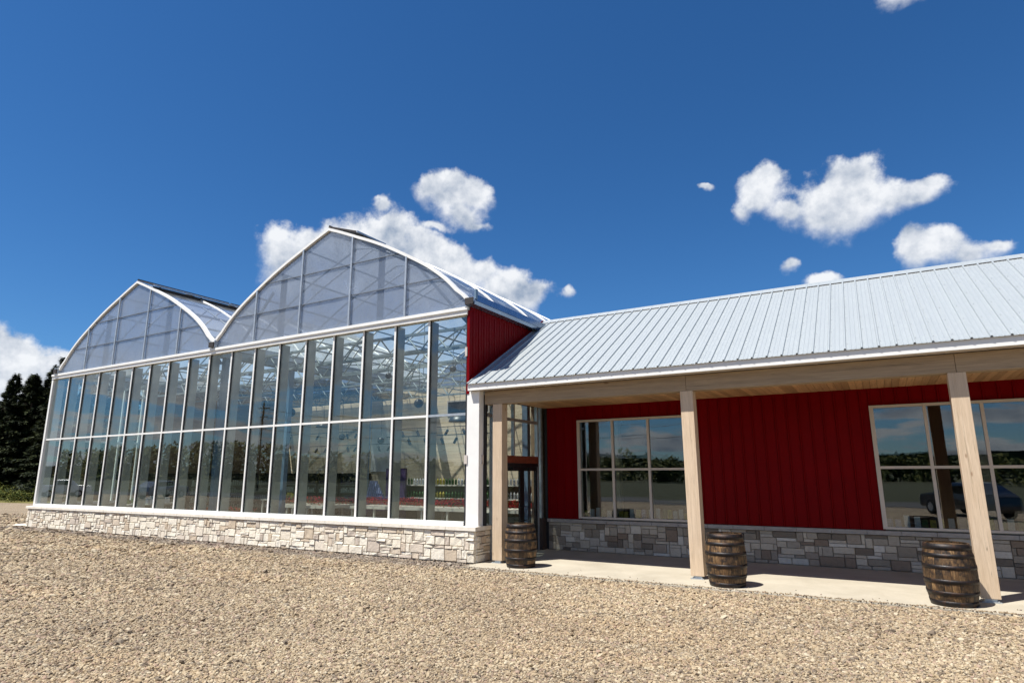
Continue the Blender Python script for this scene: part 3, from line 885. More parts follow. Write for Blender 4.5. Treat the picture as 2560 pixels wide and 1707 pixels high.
for ci_, c in enumerate(CENT):
    # rim at the front: white curved frame
    mb = MB()
    for i, u in enumerate(US):
        z = cr(u)
        j0, j1 = max(i-1, 0), min(i+1, 56)
        tx, tz = US[j1]-US[j0], cr(US[j1])-cr(US[j0]); l = math.hypot(tx, tz); nx_, nz_ = -tz/l, tx/l
        if abs(u) < 0.01: nx_, nz_ = 0, 1.08
        for w_, yy in ((-0.050,-0.12),(0.035,-0.12),(0.035,0.03),(-0.050,0.03)):
            mb.v.append((c+u+nx_*w_, yy, z+nz_*w_))
        if i:
            n = (i-1)*4
            for k in range(4): mb.f.append((n+k, n+(k+1)%4, n+4+(k+1)%4, n+4+k))
    mb.build('arch_rim', M['white'], GH)
    # gable sheet panels between glazing bars
    bars = [-5.36,-3.27,-1.1,1.08,3.25,5.36]
    for a, b_ in zip(bars[:-1], bars[1:]):
        mb = MB(); seg = 8; top = []
        for i in range(seg+1):
            u = a+(b_-a)*i/seg; top.append((c+u, max(6.475, cr(u)-0.06)))
        if a < 0 < b_: top = sorted(top+[(c, cr(0)-0.07)])
        poly = [(c+a, 6.463)] + top + [(c+b_, 6.463)]
        poly = [p for i, p in enumerate(poly) if i == 0 or abs(p[0]-poly[i-1][0])+abs(p[1]-poly[i-1][1]) > 0.004]
        mb.prism(poly, 1, -0.045, -0.030).build('gable_panel', M['poly'], GH)
    for u in bars[1:-1]:
        MB().box(c+u-0.03,-0.13,6.462, c+u+0.03,-0.084,cr(u)-0.05).build('glazing_bar', M['galv'], GH)
    # rails behind the sheet
    for z in (7.42, 8.42):
        hw = max(u for u in US if cr(u) > z+0.06)
        MB().bar((c-hw,-0.068,z),(c+hw,-0.068,z),0.028).build('gable_rail', M['rail'], GH)
    for u in (-2.3, 2.05):
        MB().box(c+u-0.07,0.12,6.47, c+u+0.07,0.26,cr(u)-0.1).build('gable_stud', M['steel_col'], GH)
    # roof sheets, one per half bay on each slope
    ys = [-0.08, 2.0, 4.1, 6.2, 8.3, 10.35, BACK]
    for y0, y1 in zip(ys[:-1], ys[1:]):
        for sgn in (-1, 1):
            uu = [u for u in US if (u <= 1e-6 if sgn < 0 else u >= -1e-6)]
            if sgn > 0: uu = [u for u in uu if u > 1.0] ; uu = [1.02]+uu
            mb = MB()
            for u in uu:
                for yy in (y0+0.02, y1-0.02):
                    mb.v.append((c+u, yy, cr(u)+0.012))
            n = len(uu)
            for i in range(n-1): mb.f.append((2*i, 2*i+2, 2*i+3, 2*i+1))
            mb.build('roof_sheet', M['polyroof'], GH, smooth=True)
        # outside bow over the sheet joint
    for y0 in ys[1:-1]:
        mb = MB()
        mb.tube([(c+u, y0, cr(u)+0.02) for u in US[::2]], 0.035, 6).build('roof_bow', M['white'], GH, smooth=True)
    MB().tube([(c+u, BACK, cr(u)+0.0) for u in US[::2]], 0.05, 6).build('roof_bow', M['white'], GH, smooth=True)
    # back gable
    poly = [(c-5.36, 6.45)] + [(c+u, cr(u)-0.06) for u in US[1:-1]] + [(c+5.36, 6.45)]
    MB().prism(poly, 1, 12.33, 12.345).build('gable_panel', M['poly'], GH)
    # purlins along the house
    for u in (-4.6,-3.5,-2.3,-1.05,1.3,2.3,3.5,4.6):
        MB().bar((c+u,0.06,cr(u)-0.09),(c+u,12.3,cr(u)-0.09),0.045).build('purlin', M['tube'], GH)
    # ridge vent, propped open on the right slope
    for vi, (y0, y1) in enumerate(((-0.10, 4.05), (4.15, 8.2), (8.3, 12.3))):
        lift = 0.13 if ci_ == 0 else (0.12 if vi == 0 else 0.0)
        e = 1.2; zs = cr(e)+0.02
        if ci_ == 1 and vi == 0: y1 = 1.2
        MB().prism([(c-0.05,9.84),(c+0.0,9.87),(c+e,zs+0.05+lift),(c+e,zs+lift)], 1, y0, y1).build('ridge_vent', M['vent'] if lift else M['polyroof'], GH)
        MB().bar((c+0.0,y0,9.88),(c+0.0,y1,9.88),0.035).build('ridge_bar', M['vent'], GH)
        if not lift: continue
        MB().bar((c+e+0.025,y0,zs+0.02+lift),(c+e+0.025,y1,zs+0.02+lift),0.05).build('vent_edge', M['galv'], GH)
        MB().box(c+1.06,y0+0.05,zs-0.02,c+1.10,y1-0.05,zs+lift).build('vent_screen', M['vent'], GH)
        for yy in (y0+0.3, (y0+y1)/2, y1-0.3):
            MB().bar((c+0.9,yy,zs+0.1),(c+1.17,yy,zs+lift),0.03).build('vent_strut', M['vent'], GH)
MB().bar((0.55,3.2,8.42),(1.4,3.3,8.30),0.07).build('vent_arm', M['vent'], GH)
# gutters
def gutter(x, name='gutter'):
    prof = [(-0.15,0.26),(-0.15,0.0),(0.15,0.0),(0.15,0.26),(0.12,0.26),(0.12,0.03),(-0.12,0.03),(-0.12,0.26)]
    o = MB().prism([(x+a, 6.47+b_) for a, b_ in prof], 1, -0.16, 12.5).build(name, M['galv'], GH)
    return o
gutter(11.21)
gutter(0.22)
MB().prism([(21.98,6.47),(22.30,6.47),(22.34,6.55),(22.34,6.74),(22.30,6.76),(22.30,6.60),(22.27,6.50),(22.0,6.50)], 1, -0.16, 12.5).build('gutter', M['gutter'], GH)
MB().prism([(22.345,6.56),(22.355,6.56),(22.355,6.585),(22.345,6.585)], 1, -0.14, 12.4).build('gutter_lip', M['gutter'], GH)
for x in (0.22, 11.21, 22.15):
    MB().box(x-0.13,-0.20,6.48, x+0.13,-0.165,6.66).build('gutter_end', M['vent'], GH)
MB().box(22.32,-0.2,6.60, 22.37,-0.1,6.86).build('gutter_bracket', M['steel_col'], GH)
# inner columns and lattice trusses
for x in (0.22, 11.15, 21.85):
    for y in (0.5, 3.4, 7.9):
        if x < 1 and y < 0.6: continue
        MB().box(x-0.09,y-0.09,0, x+0.09,y+0.09,6.45).build('column', M['steel_col'], GH)
MB().box(11.02,0.2,6.18, 11.34,12.3,6.44).build('valley_beam', M['tube'], GH)
MB().box(0.12,0.35,6.2, 0.32,12.3,6.44).build('eave_beam', M['tube'], GH)
MB().box(21.75,0.2,6.2, 21.95,12.3,6.44).build('eave_beam', M['tube'], GH)
for c in CENT:
    for y in (1.35, 3.4, 5.65, 7.9, 10.1):
        hw = 5.3; z0, z1 = 5.72, 6.30
        tr = MB()
        tr.bar((c-hw,y,z1),(c+hw,y,z1),0.08); tr.bar((c-hw,y,z0),(c+hw,y,z0),0.07)
        tr = tr.build('truss', M['tube'], GH)
        web = MB(); n = 10
        for i in range(n):
            xa = c-hw+2*hw*i/n; xb = c-hw+2*hw*(i+0.5)/n; xc = c-hw+2*hw*(i+1)/n
            web.tube([(xa,y,z1),(xb,y,z0)],0.025,6); web.tube([(xb,y,z0),(xc,y,z1)],0.025,6)
        web.build('truss_web', M['tube'], tr)
        bow = MB(); bow.tube([(c+u,y,cr(u)-0.10) for u in US[::3]],0.03,6)
        bow.build('inner_bow', M['tube'], tr, smooth=True)
        if y < 7: continue
        kp = MB()
        kp.tube([(c,y,z1),(c,y,cr(0)-0.1)],0.022,6)
        for sgn in (-1,1):
            kp.tube([(c+sgn*2.4,y,z1),(c+sgn*2.4,y,cr(2.4)-0.1)],0.02,6)
        kp.build('truss_strut', M['tube'], tr)
    # long diagonal braces and shade-cloth rails under the trusses
    for x in (c-3.9, c-2.4, c-0.8, c+0.8, c+2.4, c+3.9):
        MB().bar((x,0.3,5.98),(x,12.3,5.98),0.035).build('shade_rail', M['tube'], GH)
    for a in ((c-5,3.4,6.3,c-1,5.65,6.35),(c+5,3.4,6.3,c+1,5.65,6.35),(c-5,10.1,6.3,c-1,5.65,6.35),(c+5,10.1,6.3,c+1,5.65,6.35)):
        MB().bar(a[:3],a[3:],0.04).build('wind_brace', M['tube'], GH)
    MB().bar((c-5.2,0.42,6.0),(c-3.1,0.42,cr(3.1)-0.1),0.07).build('knee_brace', M['steel_col'], GH)
    MB().bar((c+5.2,0.42,6.0),(c+3.1,0.42,cr(3.1)-0.1),0.07).build('knee_brace', M['steel_col'], GH)
for c, x0, x1 in ((CENT[0], 0.35, 10.95),):  # drawn curtain added over the left arch to darken the interior
    for y0, y1 in ((4.6, 7.8), (8.0, 12.2)):
        mb = MB(); n = 22
        for i in range(n+1):
            y = y0+(y1-y0)*i/n; z = 6.03 + 0.035*(i % 2)
            mb.v += [(x0,y,z),(x1,y,z)]
            if i: mb.f.append((2*i-2, 2*i-1, 2*i+1, 2*i))
        mb.build('added_shade_curtain', M['curtain'], GH)
# side entrance under the porch (plane x = 22.45)
XS = 22.42
def yzbar(name, y0, y1, z0, z1, mat, parent=None, d=0.05):
    return MB().box(XS-d, y0, z0, XS+d, y1, z1).build(name, mat, parent or GH)
yzbar('side_frame', 0.175, 0.23, 0.85, 4.1, M['black'])
yzbar('side_frame', 0.50, 0.56, 0.0, 4.1, M['galv'])
yzbar('side_frame', 1.12, 1.18, 0.0, 4.1, M['galv'])
yzbar('side_frame', 1.60, 1.66, 2.59, 4.1, M['galv'], d=0.045)
yzbar('side_frame', 2.97, 3.04, 0.0, 4.1, M['galv'])
yzbar('side_frame', 3.18, 3.28, 0.0, 4.1, M['galv'])
yzbar('side_rail', 0.231, 0.499, 3.55, 3.62, M['galv'], d=0.04)
yzbar('side_rail', 0.561, 1.119, 3.55, 3.62, M['galv'], d=0.04)
yzbar('side_rail', 1.181, 1.599, 3.52, 3.60, M['galv'], d=0.04)
yzbar('side_rail', 1.661, 2.969, 3.52, 3.60, M['galv'], d=0.04)
yzbar('side_rail', 0.175, 3.28, 4.101, 4.18, M['galv'], d=0.06)
yzbar('door_header', 1.181, 2.969, 2.39, 2.585, M['header'], d=0.07)
for y0, y1, z0, z1 in ((0.232,0.498,0.86,3.548),(0.562,1.118,0.05,3.548),(1.182,1.598,2.59,3.518),(1.662,2.968,2.59,3.518),(3.042,3.178,0.1,4.1),
                       (0.232,0.498,3.622,4.1),(0.562,1.118,3.622,4.1),(1.182,1.598,3.602,4.1),(1.662,2.968,3.602,4.1)):
    yz_pane(XS, y0, y1, z0, z1, GH, M['glass'])
yzbar('door_frame', 1.181, 2.969, 2.30, 2.388, M['black'], d=0.06)
for y0, y1, hy in ((1.185, 2.07, 2.0), (2.08, 2.965, 2.15)):
    dr = MB().box(XS-0.03,y0,0.02,XS+0.03,y0+0.11,2.298).box(XS-0.03,y1-0.11,0.02,XS+0.03,y1,2.298).box(XS-0.03,y0+0.11,0.02,XS+0.03,y1-0.11,0.24).box(XS-0.03,y0+0.11,2.18,XS+0.03,y1-0.11,2.298)
    dr = dr.build('door', M['black'], GH)
    MB().box(XS-0.006,y0+0.111,0.241,XS+0.006,y1-0.111,2.179).build('door_pane', M['glass'], dr)
    hb = MB(); s_ = 1 if hy > 2.07 else -1
    hb.tube([(XS+0.03,hy,0.85),(XS+0.09,hy,0.87),(XS+0.09,hy+s_*0.16,0.87),(XS+0.09,hy+s_*0.16,1.22),(XS+0.09,hy,1.22),(XS+0.03,hy,1.24)],0.013,6)
    hb.build('handle', M['dark'], dr)
    MB().box(XS+0.03,(y0+y1)/2-0.15,2.20,XS+0.09,(y0+y1)/2+0.1,2.26).build('door_closer', M['dark'], dr)
MB().box(XS-0.02,3.05,0.0,XS+0.14,3.28,0.86).build('stub_post', simple('dark_brown_post', (0.05,0.035,0.03), 0.6), GH)
MB().box(22.40,0.07,2.35,22.43,0.14,2.57).build('switch_box', M['winframe'], GH)
MB().box(21.97,-0.07,2.35,22.06,-0.046,2.57).build('switch_box', M['winframe'], GH)
MB().box(21.965,-0.08,5.12,22.03,-0.061,5.36).build('switch_box', M['winframe'], GH)

# ================================================================== STORE
ST = empty('store_building', (34, 3.3, 0), 'long red steel shop with silver ribbed metal roof and timber porch', 'building')
XE = 50.0
sl = (6.943-4.388)/(4.23+0.15)
# stone wainscot
wc = MB().box(22.60,3.36,-0.1, XE,3.60,0.75).build('stone_wainscot', M['mortar'], ST)
gm_ = set_mats(M['stone_grey_shaded'])
rects = ashlar(34.9-22.62, 0.745, 0.0745, random.Random(21))
rest = lay_stones(wc, rects, lambda u, v: ((22.62+u, 3.338, v), 0), gm_, 0.055, 299, lambda r_: r_[0], joint=0.006)
rest += [(12.28+u, v, ww, hh, 0.05) for u, v, ww, hh in ashlar(15.0, 0.745, 0.0745, random.Random(22))]
if rest:
    mb = MB()
    for u, v, ww, hh, dd in rest: mb.box(22.623+u,3.338-dd*0.4,v+0.003, 22.617+u+ww,3.358,v+hh-0.003)
    tag(mb.build('far_stones', stone_far_mat(SHADED_GREYS), wc), kind='stuff')
x = 22.60
while x < XE-0.5:
    x1 = min(x+random.uniform(0.55, 0.8), XE)
    MB().box(x+0.003,3.255,0.752, x1-0.003,3.42,0.845).build('cap_stone', M['cap_grey_shaded'], wc, bevel=0.005)
    x = x1
# walls behind the siding with holes for the windows
WIN = [(23.64, 26.73), (31.01, 34.10), (38.4, 41.5)]
ZB, ZT, ZM = 0.88, 3.57, 2.215
wl = MB()
xs = [22.60]
for a, b_ in WIN: xs += [a, b_]
xs.append(XE)
for k in range(0, len(xs), 2): wl.box(xs[k],3.33,0.85, xs[k+1],3.50,4.12)
for a, b_ in WIN: wl.box(a,3.33,ZT, b_,3.50,4.12)
wl = wl.build('front_wall', M['red'], ST)
def siding(x0, x1, z0, z1):
    x = x0
    while x < x1-0.02:
        e = min(x+0.267, x1)
        w_ = e-x
        if w_ > 0.06:
            MB().prism([(x+0.002,3.328),(x+0.002,3.316),(x+0.014,3.286),(x+0.036,3.286),(x+0.048,3.314),(e-0.002,3.314),(e-0.002,3.328)], 2, z0, z1).build('siding_panel', M['red'], wl)
        x = e
siding(22.62, 23.60, 0.86, 4.0); siding(26.78, 30.96, 0.86, 4.0); siding(34.15, 38.35, 0.86, 4.0)
siding(41.55, 45.0, 0.86, 4.0)
for a, b_ in WIN: siding(a-0.04, b_+0.04, ZT+0.05, 4.0)
# windows
for wi, (a, b_) in enumerate(WIN):
    fr = MB()
    t_ = 0.045
    fr.box(a-0.04,3.25,ZB-0.0, a+t_,3.40,ZT+0.04); fr.box(b_-t_,3.25,ZB, b_+0.04,3.40,ZT+0.04)
    fr.box(a+t_,3.25,ZB, b_-t_,3.40,ZB+0.05); fr.box(a+t_,3.25,ZT-0.02, b_-t_,3.40,ZT+0.04)
    c1, c2 = a+(b_-a)/3, a+2*(b_-a)/3
    for c in (c1, c2): fr.box(c-0.032,3.256,ZB+0.05, c+0.032,3.39,ZT-0.02)
    cols = [(a+t_, c1-0.032), (c1+0.032, c2-0.032), (c2+0.032, b_-t_)]
    for u0, u1 in cols: fr.box(u0,3.262,ZM-0.03, u1,3.38,ZM+0.03)
    wn = fr.build('window', M['winframe'], ST)
    for u0, u1 in cols:
        for z0, z1 in ((ZB+0.051, ZM-0.031), (ZM+0.031, ZT-0.021)):
            t1, t2 = random.uniform(-.002,.002), random.uniform(-.002,.002)
            mb = MB(); y0 = 3.30
            mb.v = [(u0,y0-t1-t2,z0),(u1,y0+t1-t2,z0),(u1,y0+t1+t2,z1),(u0,y0-t1+t2,z1),(u0,y0+0.012,z0),(u1,y0+0.012,z0),(u1,y0+0.012,z1),(u0,y0+0.012,z1)]
            mb.f = [(0,1,2,3),(5,4,7,6),(1,5,6,2),(4,0,3,7),(3,2,6,7),(4,5,1,0)]
            mb.build('pane', M['shopglass'], wn)
# room behind the windows
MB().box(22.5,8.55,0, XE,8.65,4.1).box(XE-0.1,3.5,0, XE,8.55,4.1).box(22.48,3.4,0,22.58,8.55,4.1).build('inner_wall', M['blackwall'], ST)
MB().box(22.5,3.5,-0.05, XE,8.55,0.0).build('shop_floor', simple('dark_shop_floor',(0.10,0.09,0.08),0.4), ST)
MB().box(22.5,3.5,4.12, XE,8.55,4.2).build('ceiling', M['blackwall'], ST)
for x in (24.1, 33.0): MB().box(x,4.6,0, x+0.24,4.84,4.1).build('inner_column', M['board'], ST)
# roof: ribbed panels three pitches wide
def roof_z(y): return 4.388 + (y+0.15)*sl
def roof_panel_mesh():
    pitch = 0.277; prof = []
    for k in range(3):
        o = k*pitch
        prof += [(o+0.0,0),(o+0.010,0.032),(o+0.036,0.032),(o+0.046,0),(o+0.105,0),(o+0.112,0.004),(o+0.127,0.004),(o+0.134,0),(o+0.185,0),(o+0.192,0.004),(o+0.207,0.004),(o+0.214,0)]
    prof.append((3*pitch-0.001, 0))
    nrm = Vector((0,-sl,1)).normalized()
    mb = MB()
    ya, yb = -0.215, 4.20
    for th in (0.0, -0.004):
        for y in (ya, yb):
            for x, h in prof:
                p = Vector((x, y, roof_z(y))) + nrm*(h+th)
                mb.v.append(tuple(p))
    n = len(prof)
    for i in range(n-1):
        mb.f.append((i, i+1, n+i+1, n+i)); mb.f.append((2*n+i, 3*n+i, 3*n+i+1, 2*n+i+1))
        mb.f.append((i, 2*n+i, 2*n+i+1, i+1))
    me = mb.mesh('roof_panel'); me.materials.append(M['roof'])
    return me
deck = MB().prism([(-0.13,roof_z(-0.13)-0.03),(4.2,roof_z(4.2)-0.03),(4.2,roof_z(4.2)-0.12),(-0.13,roof_z(-0.13)-0.05)], 0, 22.14, XE-0.1).build('roof', M['vent'], ST)
rp = roof_panel_mesh()
x = 22.12
while x < XE-0.9:
    piece('roof_panel', rp, deck, (x,0,0)); x += 0.831
# screws along the ribs
mb = MB()
nrm = Vector((0,-sl,1)).normalized()
x = 22.12
while x < 37:
    for k in range(3):
        for y in (0.05,0.75,1.45,2.15,2.85,3.55,4.05):
            p = Vector((x+k*0.277+0.062, y, roof_z(y))) + nrm*0.002
            mb.box(p.x-0.006,p.y-0.006,p.z, p.x+0.006,p.y+0.006,p.z+0.008)
    x += 0.831
tag(mb.build('roof_screws', M['galv'], deck), kind='stuff')
# ridge cap and rear slope
MB().prism([(3.98,roof_z(3.98)+0.028),(4.23,roof_z(4.23)+0.035),(4.48,roof_z(3.98)+0.028),(4.48,roof_z(3.98)+0.022),(4.23,roof_z(4.23)+0.025),(3.98,roof_z(3.98)+0.02)], 0, 22.12, XE).build('ridge_cap', M['roof'], ST)
MB().prism([(3.975,roof_z(3.98)+0.002),(3.975,roof_z(3.98)+0.026),(3.99,roof_z(3.99)+0.026),(3.99,roof_z(3.99)+0.002)], 0, 22.12, XE).build('foam_closure', M['vent'], ST)
MB().prism([(4.26,roof_z(4.23)-0.02),(8.9,roof_z(4.23)-4.64*sl),(8.9,roof_z(4.23)-4.64*sl-0.08),(4.26,roof_z(4.23)-0.1)], 0, 22.14, XE-0.1).build('rear_slope', M['roof'], ST)
MB().box(22.14,8.66,0, XE,8.74,4.2).build('rear_wall', M['red'], ST)
# rake flashing against the greenhouse wall
MB().prism([(-0.0,roof_z(-0.0)+0.03),(4.1,roof_z(4.1)+0.03),(4.1,roof_z(4.1)+0.09),(-0.0,roof_z(-0.0)+0.09)], 0, 22.10, 22.118).build('rake_flashing', M['red'], ST)
# eave: fascia, drip edge, vented soffit
MB().box(22.13,-0.175,4.185, XE,-0.142,4.355).build('fascia', M['white'], ST, bevel=0.004)
MB().box(22.13,-0.195,4.358, XE,-0.135,4.368).build('drip_edge', M['galv'], ST)
MB().box(22.13,-0.140,4.190, XE,0.148,4.200).build('eave_soffit', M['winframe'], ST)
mb = MB(); x = 22.4
while x < 36: mb.box(x,-0.138,4.182,x+0.012,0.146,4.189); x += 0.30
tag(mb.build('soffit_ribs', M['winframe'], ST), kind='stuff')
# porch beam and posts
PX = [22.69, 27.48, 32.28, 37.07, 41.86, 46.65]
jo = [22.44] + [p+0.137 for p in PX[1:]]
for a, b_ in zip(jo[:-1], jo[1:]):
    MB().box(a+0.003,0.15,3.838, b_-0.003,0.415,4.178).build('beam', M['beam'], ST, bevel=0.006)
for k, p in enumerate(PX):
    po = MB().box(p,0.145,0.055, p+0.272,0.420,3.836).build('porch_post', M['post'], ST, bevel=0.008)
    MB().box(p-0.0,0.10,0.001, p+0.272,0.40,0.012).box(p+0.05,0.18,0.012,p+0.22,0.38,0.054).build('post_base', M['galv'], po)
    for bx in (p+0.04, p+0.23):
        MB().lathe([(0.014,0.0),(0.014,0.018)], bx, 0.122, 6, 0.012).build('anchor_bolt', M['galv'], po)
# soffit planks
x = 22.5
k = 0
while x < 38:
    MB().box(x+0.002,0.416,4.012+random.uniform(0,.002), x+0.133,3.328,4.03).build('plank', M['plank'], ST)
    x += 0.138
MB().box(38,0.416,4.012, XE,3.328,4.03).build('porch_ceiling', M['plank'], ST)
MB().box(22.5,0.416,4.032, XE,3.328,4.06).build('soffit_backing', M['vent'], ST)
MB().box(22.62,3.29,3.985, XE,3.33,4.010).build('wall_trim', M['red'], ST)

# ================================================================== BARRELS
def make_barrel():
    t = empty('barrel', (0,0,0), '', 'barrel', 'whiskey barrels on the porch')
    H = 0.96
    def rad(z): 
        q = (z/H*2-1); return 0.315 + 0.062*(1-q*q)
    n = 22
    st = MB(); segz = 12; w0 = math.pi/n*0.965
    for i in range(segz+1):
        z = H*i/segz; r = rad(z)
        for a, rr_ in ((-w0, r),(0, r*1.004),(w0, r),(w0*0.9, r-0.025),(-w0*0.9, r-0.025)):
            st.v.append((rr_*math.cos(a), rr_*math.sin(a), z))
        if i:
            b0 = (i-1)*5
            for k in range(5): st.f.append((b0+k, b0+(k+1)%5, b0+5+(k+1)%5, b0+5+k))
    st.f.append((4,3,2,1,0)); e = segz*5; st.f.append((e,e+1,e+2,e+3,e+4))
    sm = st.mesh('stave'); sm.materials.append(M['stave'])
    for k in range(n): piece('stave', sm, t, (0,0,0), rot=(0,0,2*math.pi*k/n))
    MB().lathe([(0.001,0.0),(0.292,0.0),(0.292,0.02),(0.001,0.02)], 0,0,24,0.915).build('barrel_head', M['stave'], t)
    for z0, z1 in ((0.0,0.085),(0.170,0.232),(0.352,0.416),(0.572,0.636),(0.752,0.812),(0.872,0.962)):
        hp = MB(); seg = 40
        for (z, o) in ((z0,0.001),(z0,0.007),((z0+z1)/2,0.008),(z1,0.007),(z1,0.001)):
            for k in range(seg):
                a = 2*math.pi*k/seg; r = rad(min(z, H))+o
                hp.v.append((r*math.cos(a), r*math.sin(a), z))
        for i in range(4):
            for k in range(seg): hp.f.append((i*seg+k, i*seg+(k+1)%seg, (i+1)*seg+(k+1)%seg, (i+1)*seg+k))
        hp.build('hoop', M['hoop'], t, smooth=True)
    return t
b1 = make_barrel()
b1.location = (23.62,-0.09,0.001); b1.rotation_euler.z = 0.4
b1['label'] = 'oak barrel standing in front of the glass entrance doors by the first post'
copy_tree(b1, (28.30,-0.31,0.001), 'oak barrel just right of the middle porch post below the plain red wall', rz=1.7)
copy_tree(b1, (31.87,-0.31,0.001), 'oak barrel left of the rightmost porch post below the wide shop window', rz=3.1)

# ================================================================== INTERIOR OBJECTS OF THE GREENHOUSE
def speaker_ball(x, y, z, r, label):
    t = empty('pendant_speaker', (x,y,z), label, 'speaker', 'black globe speakers hung in the greenhouse')
    prof = [(r*math.sin(a), -r*math.cos(a)) for a in [math.pi*i/12 for i in range(13)]]
    prof[0] = (0.002, -r); prof[-1] = (0.002, r)
    MB().lathe([(p, q) for p, q in prof], x, y, 18, z).build('globe', M['dark'], t, smooth=True)
    MB().tube([(x,y,z+r),(x,y,5.75)], 0.008, 5).build('hanging_cable', M['dark'], t)
speaker_ball(17.98,3.0,4.41,0.155,'largest black globe speaker, hanging before the pine wall two bays left of the corner post')
speaker_ball(19.36,3.0,5.45,0.11,'small black globe speaker high in the trusses of the last glazed bay')
speaker_ball(16.61,3.0,5.45,0.11,'small black globe speaker high among trusses, three bays left of the corner')
speaker_ball(13.62,3.4,5.40,0.12,'small black globe speaker high among trusses near the middle of the right arch')
speaker_ball(8.21,6.0,4.86,0.20,'black globe speaker behind the glass left of the valley column')
speaker_ball(11.48,6.0,3.66,0.13,'low black globe speaker hanging just below the middle rail near the arch valley')
speaker_ball(13.67,6.0,3.44,0.14,'low black globe speaker hanging in front of the pale wall opening')
def dome_lamp(x, y, z, r, label):
    t = empty('dome_lamp', (x,y,z), label, 'pendant lamp', 'dark dome pendant lamps')
    prof = [(r,0),(r*0.98,0.05),(r*0.8,r*0.42),(r*0.4,r*0.62),(0.04,r*0.68),(0.03,r*0.8)]
    MB().lathe(prof, x, y, 20, z).build('lamp_shade', M['dark'], t, smooth=True)
    MB().tube([(x,y,z+r*0.8),(x,y,5.75)], 0.008, 5).build('hanging_cable', M['dark'], t)
dome_lamp(18.25,5.0,3.92,0.40,'dark dome lamp hanging behind the rail of the last glazed bay')
dome_lamp(11.43,5.0,4.0,0.30,'dark dome lamp hanging above the middle of the flower displays')
def track(x0, x1, y, z, n, label):
    t = empty('track_light', (x0,y,z), label, 'track light', 'track lights with black spot heads')
    MB().box(x0,y-0.018,z-0.012, x1,y+0.018,z+0.012).build('track_rail', M['dark'], t)
    for k in range(n):
        x = x0+(x1-x0)*(k+0.5)/n + random.uniform(-.05,.05); s_ = random.choice((-1,1))
        hd = MB().tube([(x,y,z-0.10),(x+s_*0.10,y-0.02,z-0.27)], 0.045, 8).tube([(x,y,z-0.012),(x,y,z-0.11)], 0.008, 5)
        hd.build('spot_head', M['dark'], t)
    for x in (x0+0.1, x1-0.1):
        MB().tube([(x,y,z+0.01),(x,y,5.72)], 0.005, 4).build('hanging_cable', M['dark'], t)
track(17.0,21.4,3.0,3.59,7,'black track light nearest the pine wall, upper of the two in the last bays')
track(17.0,21.4,2.6,3.30,7,'black track light below and in front of the upper one in the last bays')
track(7.5,12.6,6.0,3.85,9,'black track light hanging over the striped flower displays near the arch valley')
track(9.2,14.4,6.0,3.30,9,'lowest long black track light over the red flower table')
track(1.0,5.4,8.0,3.85,7,'black track light over the left half of the greenhouse')

def flower_bed(name, x0, x1, y0, y1, z, label, palette='petal', h=0.3, n=5200, mix=0.15):
    t = empty(name, ((x0+x1)/2,(y0+y1)/2,0), label, 'plant bench', 'benches of bedding plants')
    MB().box(x0,y0,z-0.09, x1,y1,z).build('bench_top', M['shelf'], t)
    k = x0+0.05
    while k < x1:
        for yy in (y0+0.05, y1-0.1): MB().box(k,yy,0.0, k+0.07,yy+0.07,z-0.092).build('leg', M['shelf'], t)
        k += 1.15
    MB().box(x0,y0+0.12,0.28, x1,y1-0.12,0.31).build('lower_shelf', M['shelf'], t)
    for mat, q in ((M['petal'], 1-mix), (M['plantleaf'], mix)):
        mb = MB()
        for _ in range(int(n*q)):
            x = random.uniform(x0,x1); y = random.uniform(y0,y1); zz = z+0.03+random.random()**0.6*h*(0.8+0.2*math.sin(x*3))
            s_ = random.uniform(0.02,0.05)
            a = [Vector((random.gauss(0,1),random.gauss(0,1),random.gauss(0,1))).normalized()*s_ for _ in range(3)]
            b0 = len(mb.v)
            for v in a: mb.v.append((x+v.x,y+v.y,zz+v.z))
            mb.f.append((b0,b0+1,b0+2))
        me = mb.mesh('blossoms'); me.materials.append(mat)
        o = bpy.data.objects.new('blossoms' if mat is M['petal'] else 'foliage', me); COL.objects.link(o)
        rl = root_loc(t); o.location = (-rl[0],-rl[1],-rl[2]); o.parent = t; tag(o, kind='stuff')
    mb = MB(); x = x0+0.3
    while x < x1-0.3:
        mb.lathe([(0.05,0),(0.07,0.12)], x, y0+0.3, 8, 0.312); x += 0.19
    tag(mb.build('spare_pots', M['paperwhite'], t), kind='stuff')
flower_bed('flower_bench', 12.9, 21.3, 5.2, 6.6, 0.90, 'long cream bench packed with red bedding flowers near the pine wall')
flower_bed('flower_bench', 9.2, 12.7, 4.2, 6.2, 0.92, 'shorter bench of mixed red and orange flowers beside the valley column', mix=0.4)
flower_bed('flower_bench', 5.4, 8.4, 3.2, 4.6, 0.55, 'low bench of small red flowers left of the valley column', mix=0.45, h=0.2, n=2500)
